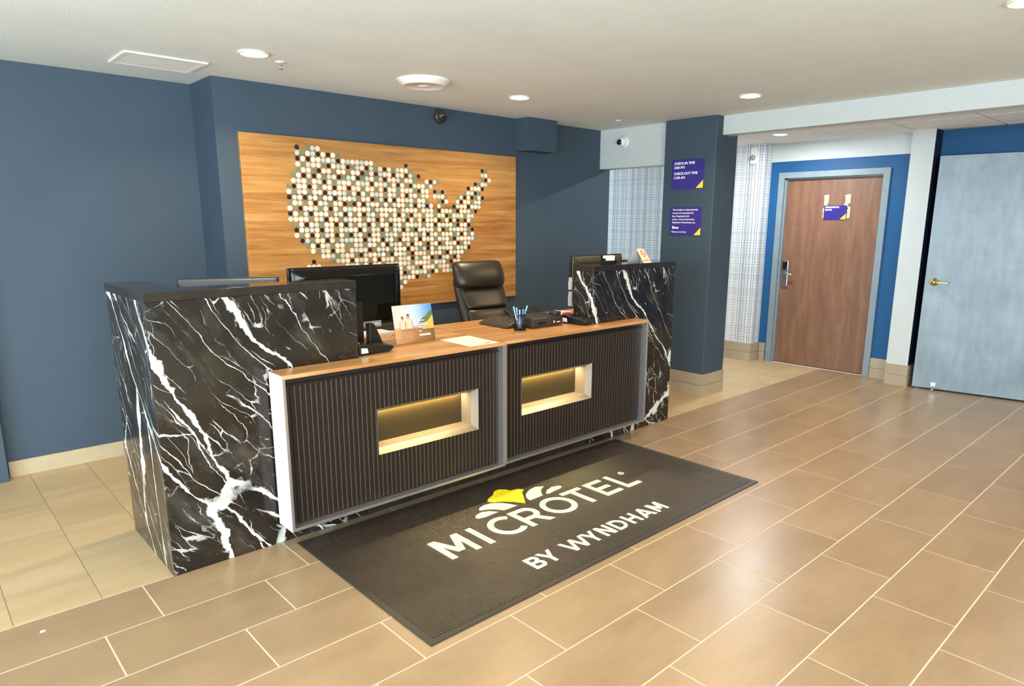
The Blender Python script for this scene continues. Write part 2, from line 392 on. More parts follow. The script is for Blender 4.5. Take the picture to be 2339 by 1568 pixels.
# corridor walls
XD = 7.04
b = bm_new()
bx(b, 6.87, 3.70, 0, 7.2, 8, 2.45, 0)
struct('wall_hall', b, ['paperY'])
b = bm_new(); bx(b, 6.868, 3.696, .2, XD, 3.70, 2.31); struct('wall_hall_return', b, 'paperX')
b = bm_new()
bx(b, XD, 2.29, 2.135, 7.2, 3.70, 2.45, 0)            # white above the door
bx(b, XD, 2.29, 0, 7.2, 2.50, 2.135, 1); bx(b, XD, 3.60, 0, 7.2, 3.70, 2.135, 1); bx(b, XD, 2.50, 2.015, 7.2, 3.60, 2.135, 1)
bx(b, 7.12, 2.50, 0, 7.2, 3.60, 2.015, 1)
struct('wall_right', b, ['white', 'blue'])
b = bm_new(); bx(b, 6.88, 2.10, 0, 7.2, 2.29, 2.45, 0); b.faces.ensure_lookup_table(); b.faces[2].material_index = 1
struct('wall_pier', b, ['white', 'shadenavy'])
b = bm_new()
bx(b, XD+.02, -3, 2.085, 7.3, 2.10, 2.45, 0); bx(b, XD+.02, -3, 0, 7.3, 1.10, 2.085, 0)
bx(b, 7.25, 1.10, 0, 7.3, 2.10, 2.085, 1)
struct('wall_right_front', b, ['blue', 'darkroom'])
b = bm_new(); bx(b, 5.2, 7.95, 0, 7.2, 8.05, 2.45); struct('wall_hall_end', b, 'white')
# walls behind and beside the camera, with windows
b = bm_new()
bx(b, -3.1, -3, 0, -3, 5.05, .35); bx(b, -3.1, -3, 2.25, -3, 5.05, ZC+.1); bx(b, -3.1, -3, .35, -3, -1.3, 2.25); bx(b, -3.1, 3.1, .35, -3, 5.05, 2.25)
struct('wall_left', b, 'white')
b = bm_new()
bx(b, -3, -3.1, 0, 7.3, -3, .35); bx(b, -3, -3.1, 2.25, 7.3, -3, 2.45); bx(b, -3, -3.1, .35, -2.6, -3, 2.25); bx(b, .6, -3.1, .35, 7.3, -3, 2.25)
struct('wall_front', b, 'white')
b = bm_new()
for y in (-1.3, -.2, .9, 2.0, 3.06): bx(b, -3.08, y, .35, -3.02, y+.04, 2.25)
bx(b, -3.08, -1.3, .35, -3.02, 3.1, .40); bx(b, -3.08, -1.3, 2.20, -3.02, 3.1, 2.25); struct('window_1', b, 'winframe')
b = bm_new()
for x in (-2.6, -1.55, -.5, .56): bx(b, x, -3.08, .35, x+.04, -3.02, 2.25)
bx(b, -2.6, -3.08, .35, .6, -3.02, .40); bx(b, -2.6, -3.08, 2.20, .6, -3.02, 2.25); struct('window_2', b, 'winframe')
# corridor suspended ceiling
b = bm_new(); bx(b, 5.34, -3, 2.335, 7.3, 8, 2.45); cg = struct('ceiling_corridor', b, 'tbar')
xs = [5.345, 5.70, 6.31, 6.92, 7.3]; y0 = -2.97
ys = [-2.97]+[y for y in [1.62+.64*k for k in range(-7, 11)]]
for i in range(4):
    for j in range(len(ys)-1):
        a, c = xs[i]+.011, xs[i+1]-.011; d, e = ys[j]+.011, ys[j+1]-.011
        if c > 7.2 and i == 3: c = 7.03 if d > 2.0 else 7.05
        if c-a < .05: continue
        box('ceiling_tile', a, d, 2.318, c, e, 2.334, 'grid', cg)
# lobby floor tiles: 0.597 x 0.3015, each row shifted by a third
cache = {}
def tile(x0, y0, x1, y1, m, g):
    w, h = round(x1-x0-g, 4), round(y1-y0-g, 4)
    if w < .01 or h < .01: return
    key = (w, h, m)
    if key not in cache:
        q = bm_new(); bx(q, -w/2, -h/2, -.0014, w/2, h/2, 0)
        me = bpy.data.meshes.new('tile'); q.to_mesh(me); q.free(); me.materials.append(MT[m]); cache[key] = me
    inst('tile', cache[key], floor, ((x0+x1)/2, (y0+y1)/2, 0))
YB = 2.985; n_dark = 0
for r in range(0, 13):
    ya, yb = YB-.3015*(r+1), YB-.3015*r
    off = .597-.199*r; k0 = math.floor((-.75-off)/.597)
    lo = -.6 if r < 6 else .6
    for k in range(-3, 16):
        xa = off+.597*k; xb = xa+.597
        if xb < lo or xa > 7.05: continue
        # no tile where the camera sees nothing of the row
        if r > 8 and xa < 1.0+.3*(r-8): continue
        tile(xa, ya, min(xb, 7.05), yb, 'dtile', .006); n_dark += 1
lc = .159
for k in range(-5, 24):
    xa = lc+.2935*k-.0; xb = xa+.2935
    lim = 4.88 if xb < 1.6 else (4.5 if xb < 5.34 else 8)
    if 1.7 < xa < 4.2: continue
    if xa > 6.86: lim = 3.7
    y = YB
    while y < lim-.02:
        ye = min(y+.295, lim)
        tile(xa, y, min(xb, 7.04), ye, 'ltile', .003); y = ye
# hidden strip behind the desk: joined paving of the same tiles
b = bm_new()
x = lc+.2935*6
while x < 4.25:
    for y in (2.985, 3.28, 3.575, 3.87, 4.165): bx(b, x+.002, y+.002, -.0012, x+.2915, y+.293, 0)
    x += .2935
obj('tile_strip', b, 'ltile', floor, kind='stuff')
# dark screed under the light tiles so that their joints read dark
b = bm_new(); bx(b, -1.4, 2.99, -.0012, 6.9, 8, -.0009); obj('grout_bed', b, 'lgrout', floor)

# baseboards, each tile a part
def baseboard(name, segs, rows, m, t=.012, L=.6):
    o = bpy.data.objects.new(name, None); COL.objects.link(o); o['kind'] = 'structure'
    for (x0, y0, x1, y1, nx, ny) in segs:          # run from (x0,y0) to (x1,y1); (nx,ny) = outward normal
        d = math.hypot(x1-x0, y1-y0); n = max(1, math.ceil(d/L-.01)); ux, uy = (x1-x0)/d, (y1-y0)/d
        for i in range(n):
            a, c = i*d/n+.0015, (i+1)*d/n-.0015
            for z0, z1 in rows:
                p = (x0+ux*a, y0+uy*a); q = (x0+ux*c+nx*t, y0+uy*c+ny*t)
                box('tile', min(p[0], q[0]), min(p[1], q[1]), z0, max(p[0], q[0]), max(p[1], q[1]), z1, m, o)
    return o
R2 = [(0, .098), (.101, .198)]
baseboard('baseboard_back_left', [(.36, 4.88, 1.578, 4.88, 0, -1)], [(0, .095)], 'basel', L=.61)
baseboard('baseboard_return', [(1.59, 4.51, 1.59, 4.868, -1, 0)], [(0, .095)], 'basel')
baseboard('baseboard_pillar', [(5.11, 3.168, 5.11, 3.69, -1, 0), (5.11, 3.18, 5.44, 3.18, 0, -1)], R2, 'base')
baseboard('baseboard_hall', [(6.87, 3.69, 6.87, 7.9, -1, 0), (6.87, 3.696, 7.025, 3.696, 0, -1)], R2, 'base')
baseboard('baseboard_back', [(4.36, 4.5, 5.34, 4.5, 0, -1)], R2, 'base')
baseboard('baseboard_right', [(XD, 3.61, XD, 3.682, -1, 0), (XD, 2.30, XD, 2.49, -1, 0), (6.88, 2.09, 6.88, 2.29, -1, 0), (6.88, 2.10, 7.05, 2.10, 0, -1), (7.06, -2.9, 7.06, 1.05, -1, 0)], R2, 'base')
# dark blue door casing at the far left
d3 = bpy.data.objects.new('door_3', None); COL.objects.link(d3); d3.location = (-.25, 4.88, 0); tag(d3, kind='structure')
b = bm_new(); bx(b, .465, -.08, 0, .602, -.001, 2.10, 0, .004); bx(b, -.602, -.08, 0, -.465, -.001, 2.10, 0, .004); bx(b, -.602, -.08, 2.101, .602, -.001, 2.235, 0, .004); obj('door_casing', b, 'navy', d3)
b = bm_new(); bx(b, -.463, -.045, .008, .463, -.002, 2.098, 0, .002); obj('door_panel', b, 'navy', d3)
b = bm_new(); lathe(b, [(.03, -.0455), (.03, -.052), (.012, -.056), (.012, -.075), (.026, -.085), (.026, -.10), (0, -.108)], 20, (-.39, 0, 1.0), 'y'); obj('door_knob', b, 'chrome', d3)

# ------------------------------------------------------------------ doors
d1 = bpy.data.objects.new('door_1', None); COL.objects.link(d1); d1.location = (XD, 3.04, 0); tag(d1, kind='structure')
def D(name, y0, z0, y1, z1, xa, xb, m, par=d1, bev=0): return box(name, xa-XD, y0-3.04, z0, xb-XD, y1-3.04, z1, m, par, bev)
b = bm_new()
for (y0, z0, y1, z1) in ((2.492, 0, 2.552, 2.022), (3.535, 0, 3.595, 2.022), (2.552, 1.965, 3.535, 2.022)):
    bx(b, -.018, y0-3.04, z0, .075, y1-3.04, z1)
bx(b, .022, 3.52-3.04, 0, .05, 3.535-3.04, 1.965); bx(b, .022, 2.552-3.04, 0, .05, 2.565-3.04, 1.965); bx(b, .022, 2.552-3.04, 1.95, .05, 3.535-3.04, 1.965)
obj('door_frame', b, 'jamb', d1)
leaf = D('door_panel', 2.557, .008, 3.530, 1.958, 7.092, 7.117, 'doorwood')
lk = bm_new()
bx(lk, -.030, -.036, .165, .0, .036, .275, 0, .006); bx(lk, -.024, -.034, 0, 0, .034, .162, 0, .006); bx(lk, -.034, -.026, .178, -.029, .026, .258, 1)
lock = obj('lock_case', lk, ['chrome', 'black'], d1, (.052, 3.468-3.04, .84))
lv = bm_new(); tube(lv, (-.06, 0, .135), (-.02, 0, .135), .011); tube(lv, (-.055, .0, .135), (-.055, -.10, .128), .010, .008); obj('lever_handle', lv, 'chrome', d1, (.052, 3.468-3.04, .84))
b = bm_new()
for (ya, za, w, h) in ((3.125, 1.705, .05, .085), (3.118, 1.645, .032, .06), (2.914, 1.70, .055, .09), (2.918, 1.64, .04, .06), (3.128, 1.56, .028, .10), (2.885, 1.56, .03, .11)):
    pts = [(0, 0), (-w*.45, -.006), (-w, .004), (-w*.93, h*.35), (-w, h*.7), (-w*.9, h), (-w*.3, h*.95), (0.004, h*.9), (-.004, h*.4)]
    prism(b, [(ya-3.04+p[0], za+p[1]) for p in pts], .0500, .0512, 'x')
obj('tape_residue', b, 'tape', d1)
# grey steel door, standing slightly ajar
d2 = bpy.data.objects.new('door_2', None); COL.objects.link(d2); d2.location = (7.045, 1.125, 0); tag(d2, kind='structure')
ang = math.atan2(2.047-1.125, 6.895-7.045); d2.rotation_euler = (0, 0, ang)       # local +x runs from hinge to latch, +y faces the lobby
Ld = .934
box('door_panel', 0, -.02, .014, Ld, .02, 2.085, 'steel', d2, .002)
b = bm_new(); lathe(b, [(.034, 0), (.034, .006), (.026, .010), (.012, .012), (.012, .03), (.022, .036), (.027, .048), (.024, .06), (.010, .066), (0, .067)], 20, (Ld-.075, .02, .99), 'y'); obj('door_knob', b, 'brass', d2)
b = bm_new(); bx(b, Ld-.09-.10, .066, .982, Ld-.075, .080, .998, 0, .004); obj('lever', b, 'brass', d2)
b = bm_new(); prism(b, [(Ld-.33, 1.93), (Ld-.305, 1.93), (Ld-.30, 1.96), (Ld-.308, 1.99), (Ld-.327, 1.99), (Ld-.334, 1.955)], .0201, .0215, 'y'); obj('patch', b, 'greyplast', d2)
b = bm_new(); tube(b, (Ld-.17, .035, .012), (Ld-.17, .035, .05), .007); lathe(b, [(.014, 0), (.016, .012), (.0, .013)], 12, (Ld-.17, .035, .001)); bx(b, Ld-.19, .019, .035, Ld-.15, .032, .075); obj('door_stop', b, 'chrome', d2)

# ------------------------------------------------------------------ ceiling things
def downlight(p, label, lens='lamp', r=.066):
    t = root('downlight', label, 'ceiling light', p, group='recessed ceiling downlights')
    b = bm_new(); lathe(b, [(r, -.001), (r+.012, -.001), (r+.016, -.006), (r+.004, -.010), (r, -.007), (r, -.001)], 32); obj('trim_ring', b, 'plastic', t)
    b = bm_new(); lathe(b, [(r*.84, -.005), (r*.6, -.013), (0, -.017)], 28); obj('lens', b, lens, t)
    b = bm_new(); lathe(b, [(r-.001, -.001), (r-.001, -.003), (r*.84, -.0055), (r*.84, -.002), (r-.001, -.001)], 28); obj('glow_rim', b, 'halorim' if lens == 'lamp' else lens, t)  # glowing ring added around the lens
    return t
LL = ['warm recessed downlight nearest the linear ceiling grille', 'warm recessed downlight above the right side of the map panel', 'warm recessed downlight near the corridor beam, left of it',
      'warm recessed downlight cut by the top right edge of the photo', 'warm recessed downlight outside the view above the doormat side', 'warm recessed downlight outside the view above the left entrance', 'warm recessed downlight outside the view by the right wall']
for p, l in list(zip(LAMPS, LL))[:4]: downlight(p, l)
for p in LAMPS:
    area('downlight_bulb', (p[0], p[1], p[2]-.016), (0, 0, 0), .11, .11, WARM, LAMP_W, 2.5, 'DISK')
downlight((6.263, 3.224, 2.318), 'cool white recessed downlight in the corridor tile ceiling', 'lampcool', .062)
area('downlight_bulb', (6.263, 3.224, 2.302), (0, 0, 0), .11, .11, (.93, .97, 1), 34, PI, 'DISK')
area('downlight_bulb', (6.1, 0.6, 2.302), (0, 0, 0), .11, .11, (.95, .97, 1), 12, 2.6, 'DISK')

v = root('ceiling_grille', 'white linear air grille in the ceiling by the left wall', 'vent', (1.257, 4.33, ZC))
b = bm_new()
for q in ((-.21, -.17, .21, -.145), (-.21, .145, .21, .17), (-.21, -.145, -.185, .145), (.185, -.145, .21, .145)): bx(b, q[0], q[1], -.010, q[2], q[3], -.0005, 0, .002)
obj('grille_frame', b, 'ceil', v)
b = bm_new(); bx(b, -.184, -.144, -.003, .184, .144, -.001); obj('backing', b, 'greyplast', v)
for k in range(14):
    y = -.134+k*.0206; b = bm_new(); prism(b, [(y-.006, -.0035), (y+.002, -.0035), (y+.006, -.009), (y-.001, -.009)], -.1845, .1845, 'x'); obj('slat', b, 'grille', v)

v = root('round_air_diffuser', 'white round ceiling air diffuser with stepped rings', 'vent', (2.605, 3.72, ZC))
b = bm_new(); lathe(b, [(.170, -.0005), (.168, -.006), (.134, -.036), (.128, -.039), (.124, -.037)], 40); obj('outer_ring', b, 'plastic', v)
b = bm_new(); lathe(b, [(.1235, -.0365), (.128, -.018), (.136, -.003)], 40); obj('inner_cone', b, 'coneshade', v)
b = bm_new(); lathe(b, [(.070, -.006), (.084, -.024), (.088, -.034), (.083, -.036), (.076, -.028), (.062, -.008)], 36); obj('middle_ring', b, 'plastic', v)
b = bm_new(); lathe(b, [(.020, -.006), (.034, -.028), (.038, -.036), (.030, -.040), (0, -.041)], 32); obj('centre_cone', b, 'plastic', v)
b = bm_new(); lathe(b, [(.139, -.0035), (.139, -.0005)], 36); obj('shade_plate', b, plain('painted_duct_shade', '#5f5240', .7), v)  # dark plate painted as the shade between the rings

def sprinkler(p, label):
    t = root('sprinkler_head', label, 'sprinkler', p, group='ceiling sprinkler heads')
    b = bm_new(); lathe(b, [(.026, -.0005), (.027, -.003), (.016, -.007), (0, -.008)], 20); obj('escutcheon', b, 'plastic', t)
    b = bm_new(); tube(b, (0, 0, -.007), (0, 0, -.018), .007); tube(b, (-.010, 0, -.018), (-.003, 0, -.034), .0025); tube(b, (.010, 0, -.018), (.003, 0, -.034), .0025); obj('frame_arms', b, 'chrome', t)
    b = bm_new(); lathe(b, [(.0, -.040), (.013, -.040), (.015, -.037), (0, -.034)], 16); obj('deflector', b, 'chrome', t)
sprinkler((1.745, 3.86, ZC), 'small sprinkler head beside the leftmost ceiling downlight')
sprinkler((4.782, 3.952, ZC), 'small sprinkler head in front of the white soffit over the hall opening')

def dome(loc, axis, label, base_m, lens_m):
    t = root('dome_camera', label, 'camera', loc)
    s = -1
    b = bm_new(); lathe(b, [(.052, 0), (.056, s*.012), (.050, s*.03), (.042, s*.038)], 28, (0, 0, 0), axis); obj('housing', b, base_m, t)
    b = bm_new(); lathe(b, [(.041, s*.036), (.039, s*.052), (.030, s*.068), (.016, s*.078), (0, s*.081)], 28, (0, 0, 0), axis); obj('camera_ball', b, base_m if axis == 'x' else 'darkgrey', t)
    b = bm_new()
    if axis == 'x': lathe(b, [(.026, -.074), (.024, -.086), (0, -.088)], 20, (0, .012, -.004), 'x')
    else: lathe(b, [(.018, -.074), (.017, -.086), (0, -.088)], 20, (-.012, .004, -.022), 'y')
    obj('lens', b, 'glass', t)
dome((3.285, 4.499, 2.30), 'y', 'black dome security camera on the navy wall above the map panel', 'darkgrey', 'glass')
dome((5.189, 4.19, 2.235), 'x', 'white eyeball security camera on the white soffit', 'plastic', 'glass')
t = root('wall_strobe', 'small pale alarm strobe high on the plaid wallpaper', 'alarm', (6.869, 3.81, 2.20))
box('strobe_case', -.022, -.033, -.085, 0, .033, .085, 'plastic', t, .004); b = bm_new(); lathe(b, [(.026, -.022), (.022, -.045), (0, -.052)], 16, (0, 0, -.02), 'x'); obj('strobe_lens', b, 'greyplast', t)

# ------------------------------------------------------------------ map panel with discs
mp = root('map_panel', 'oak veneer wall panel with a map of the United States made of coloured discs', 'wall art', (2.894, 4.5, .86))
b = bm_new(); bx(b, -1.172, -.03, 0, 1.17, -.002, 1.19, 0, .002); obj('panel_board', b, 'oak', mp)
ROWS = {
0: '2D.GBW', 1: '2BGWBDWDWG', 2: '2DWDWWBWBDWBWWBWW.......D'+'.'*19+'DG', 3: '2WGBWWGDWBWDGBWDBGWDWGBWWG..................BW',
4: '2GWWGDWWGWWGWWDGWDBWWDWWDBGD................GDW',
5: '1GWDBDWGBWDGBWDGBWGBDWWBGWWG..WDBG.........DGWB',
6: '1WBWGWBDWGBWWGWBWDWWBGWDWGDBWWGB.........DBWWD',
7: '0GDWWDWGWWDWWDWWGWWGWDWWGWWWGDWW.DGD.....GWBDG',
8: '0WGBWGWWDBWWBGWDWGWBWGWBGWDBWGBW.WBWG..GBDWDGWD',
9: '0DBWDBWGWWDBWWBGWWDGBDWDWWBWGWWG..GDW..WDWWGBWG',
10: '0GWBGWDWBGWWDGDWDBWWGWGBWWGBDWBDW.WG..DBWWDWWB',
11: '0WGDWWBGWDWGWBWWWWGBWWWWGBWWWGWBWGDWWBGDWWBGD',
12: '0DWGBDWWWGBWDWGWDBWGWWGWDWGDBWGWWGBWDGWBWGWB',
13: '0BWWWGWBDWWGBWWWGWBDWGBWWBDWGWDWBWDGWDBDGDWG',
14: '1GWDWBGWWDWDBGWBDWGWWDBWGWWBWGWWDWBWWGDWWD',
15: '1DWBBWDWWGWBWWDWGWBDWGWBDBGDWWBWGWDGBBWWBGD',
16: '1WGWDWGBWDWGDBWGDWWGBBWGWWWBGWDBWGWWWGBDWGW',
17: '2DBGWWDWGBBBWWDBWWDBWGDWWGWDWBWGWBWGDBWWWBG',
18: '3GWDWBGWWGGWBGWWGWDBBWGBDWWGDBWDGWBWDGWB',
19: '4WGBWDWWGWBWWDGWBWGWWWDWBGBDWGWBWWGWBWD',
20: '6WWBGBWWGDBWWBWGDWWBGDWWBGWBWGDWBWWG',
21: '4D...GBWWDWBWGWDWBWGWBWDBGWWDGDBWGDW',
22: '3WWW.....WBWGWDWWGBWBWWBGWWWBGWBWGDWWG',
23: '13WBGWWDGWBWWGWBGDWWWGBWWGBW', 24: '14WBWGDWWBGWDGWWBWGDW.WWBD', 25: '16GWBWDWGWBWWD.GB.........W', 26: '18WGDBWGW', 27: '20WBGW', 28: '21GW'}
import re as _re
DOTS = []
for j, s in ROWS.items():
    mt_ = _re.match(r'(\d+)(.*)', s); i0 = int(mt_.group(1))
    for k, c in enumerate(mt_.group(2)):
        if c != '.': DOTS.append((i0+k, j, c))
dot_me = {}
for c, m in DOTC.items():
    q = bm_new(); r = .0170 if c in 'WP' else .0158
    lathe(q, [(r, 0), (r, -.0018), (r*.96, -.0024)], 18, (0, 0, 0), 'y', 0, False)
    me = bpy.data.meshes.new('disc'); q.to_mesh(me); q.free(); me.materials.append(m); dot_me[c] = me
DOTS.sort(key=lambda d: d[0])
rest = bm_new(); CK = list(DOTC)
rnd = random.Random(3)
for n_, (i, j, c) in enumerate(DOTS):
    if c == 'W' and rnd.random() < .45: c = 'P'
    p = (2.0225+.037*i-2.894, -.0302, 1.985-.0361*j-.86)
    if n_ < 295: inst('disc', dot_me[c], mp, p)
    else:
        r = .0170 if c in 'WP' else .0158
        lathe(rest, [(r, 0), (r, -.0018), (r*.96, -.0024)], 14, p, 'y', CK.index(c), False)
obj('discs', rest, [DOTC[c] for c in CK], mp, kind='stuff')

# ------------------------------------------------------------------ reception blocks in black marble
lb = root('marble_block', 'black white-veined marble counter block at the left end of the desk', 'counter', (.72, 2.975, 0))
b = bm_new(); bx(b, 0, 0, 0, .932, .165, 1.184, 0, .0015); obj('front_panel', b, 'marble', lb)
b = bm_new(); bx(b, 0, .166, 0, .165, .625, 1.184, 0, .0015); obj('side_panel', b, 'marble', lb)
b = bm_new(); prism(b, [(-.003, -.003), (.934, -.003), (.934, .168), (.168, .168), (.168, .63), (-.003, .63)], 1.1845, 1.222, 'z', 0, .001); obj('countertop', b, 'slab', lb)
rb = root('marble_block', 'black white-veined marble counter block at the right end of the desk', 'counter', (3.384, 2.965, 0))
b = bm_new(); bx(b, 0, 0, 0, .918, .172, 1.184, 0, .0015); obj('front_panel', b, 'marble', rb)
b = bm_new(); bx(b, .753, .173, 0, .918, .635, 1.184, 0, .0015); obj('side_panel', b, 'marble', rb)
b = bm_new(); prism(b, [(-.003, -.003), (.921, -.003), (.921, .64), (.750, .64), (.750, .175), (-.003, .175)], 1.1845, 1.222, 'z', 0, .001); obj('countertop', b, 'slab', rb)

# ------------------------------------------------------------------ desk sections
LEDS = []
def desk(label, x0, x1, yf, zt, zb, niche, top_poly, plinth, rib0, rib1, nrib):
    t = root('reception_desk', label, 'desk', (x0, yf, 0), group='ribbed desk sections')
    def B(name, a, c, d, e, f, g, m, bev=0): return box(name, a-x0, c-yf, d, e-x0, f-yf, g, m, t, bev)
    yb = 2.9605
    b = bm_new(); prism(b, [(p[0]-x0, p[1]-yf) for p in top_poly], zt-.018, zt, 'z', 0, .001); obj('tabletop', b, 'oaktop', t)
    th = .014
    # outer frame: two sides and the sill
    B('side_panel', x0, yf+.0005, zb, x0+th, yb, zt-.0185, 'frame', .001); B('side_panel', x1-th, yf+.0005, zb, x1, yb, zt-.0185, 'frame', .001)
    B('side_cladding', x0-.0016, yf+.0005, zb, x0-.0001, yb, zt-.0005 if x0 < 2 else zt-.0185, 'clad')
    B('bottom_panel', x0+th, yf+.0005, zb, x1-th, yb, zb+th, 'frame', .001)
    xa, xb = x0+th+.0005, x1-th-.0005; za, zc = zb+th+.0005, zt-.0185
    ry = yf+.052                                  # face of the backing board
    n0, n1, nz0, nz1 = niche
    b = bm_new()
    h0, h1, hz0, hz1 = n0-.0222, n1+.0222, nz0-.0222, nz1+.0222       # hole as wide as the flared frame
    bx(b, xa-x0, ry-yf, za, h0-x0, ry-yf+.02, zc); bx(b, h1-x0, ry-yf, za, xb-x0, ry-yf+.02, zc)
    bx(b, h0-x0, ry-yf, za, h1-x0, ry-yf+.02, hz0); bx(b, h0-x0, ry-yf, hz1, h1-x0, ry-yf+.02, zc)
    obj('front_panel', b, 'backing', t)
    B('top_rail', xa, ry-.012, zc-.042, xb, ry-.0005, zc-.032, 'rib')
    # ribs
    p = (rib1-rib0)/nrib; w = p*.88; rz0, rz1 = za+.004, zc-.043
    def rib_me(h):
        q = bm_new(); pts = [(-w/2, 0), (w/2, 0), (w/2-.0004, -.0055), (-w/2+.0018, -.0055), (-w/2+.0004, -.0040)]
        prism(q, pts, 0, h, 'z'); prism(q, [(w/2+.0004, -.0001), (p-w/2-.0004, -.0001), (p-w/2-.0004, -.0042), (w/2+.0004, -.0042)], 0, h, 'z', 1); me = bpy.data.meshes.new('rib'); q.to_mesh(me); q.free(); me.materials.append(MT['rib']); me.materials.append(MT['groovestrip']); return me
    full, lo, hi = rib_me(rz1-rz0), rib_me(nz0-.022-rz0), rib_me(rz1-nz1-.022)
    for k in range(nrib):
        x = rib0+p*(k+.5)
        if n0-.024-w/2 < x < n1+.024+w/2:
            inst('rib', lo, t, (x-x0, ry-yf-.0005, rz0)); inst('rib', hi, t, (x-x0, ry-yf-.0005, nz1+.022))
        else: inst('rib', full, t, (x-x0, ry-yf-.0005, rz0))
    # lit niche: flared metal frame, back plate, strip lamp under the top lip
    nf = bm_new(); o_ = .022; yo, yi, yd = ry-.010-yf, ry+.030-yf, ry+.122-yf
    O = [(n0-o_-x0, nz0-o_), (n1+o_-x0, nz0-o_), (n1+o_-x0, nz1+o_), (n0-o_-x0, nz1+o_)]; I = [(n0+.001-x0, nz0+.001), (n1-.001-x0, nz0+.001), (n1-.001-x0, nz1-.001), (n0+.001-x0, nz1-.001)]
    ov = [nf.verts.new((q[0], yo, q[1])) for q in O]; iv = [nf.verts.new((q[0], yi, q[1])) for q in I]; dv = [nf.verts.new((q[0], yd, q[1])) for q in I]
    o2 = [nf.verts.new((q[0], yo+.0095, q[1])) for q in O]
    for k in range(4):
        nf.faces.new([ov[k], ov[(k+1) % 4], iv[(k+1) % 4], iv[k]]); nf.faces.new([iv[k], iv[(k+1) % 4], dv[(k+1) % 4], dv[k]]); nf.faces.new([o2[k], o2[(k+1) % 4], ov[(k+1) % 4], ov[k]])
    bmesh.ops.recalc_face_normals(nf, faces=nf.faces); obj('niche_frame', nf, 'niche', t)
    B('niche_back', n0+.001, ry+.118, nz0+.001, n1-.001, ry+.121, nz1-.001, 'nicheback')
    B('light_strip', n0+.01, ry+.102, nz1-.008, n1-.01, ry+.114, nz1-.003, 'led')
    LEDS.append(((n0+n1)/2, ry+.106, nz1-.010, n1-n0-.03))
    B('plinth', plinth[0], 2.976, 0, plinth[1], 3.055, zb-.0005, 'slab')
    b = bm_new(); bx(b, plinth[0]+.02-x0, 3.06-yf, zb, plinth[1]-.02-x0, 3.08-yf, zt-.02); obj('back_panel', b, 'backing', t)
    return t
d_left = desk('left ribbed reception desk section with oak top and lit niche', 1.190, 2.488, 2.822, .84, .105, (1.700, 2.300, .375, .570),
     [(1.190, 2.822), (2.4885, 2.822), (2.4885, 3.612), (.895, 3.612), (.895, 3.147), (1.659, 3.147), (1.659, 2.968), (1.190, 2.968)], (1.658, 2.49), 1.238, 2.462, 48)
d_right = desk('right ribbed reception desk section with oak top and lit niche', 2.502, 3.835, 2.838, .84, .105, (2.690, 3.275, .385, .578),
     [(2.5005, 2.838), (3.835, 2.838), (3.835, 2.958), (3.377, 2.958), (3.377, 3.146), (4.128, 3.146), (4.128, 3.612), (2.5005, 3.612)], (2.495, 3.378), 2.562, 3.800, 48)
for x, y, z, w in LEDS: area('niche_lamp', (x, y, z), (0, 0, 0), w, .006, (1, .80, .38), 5.5)

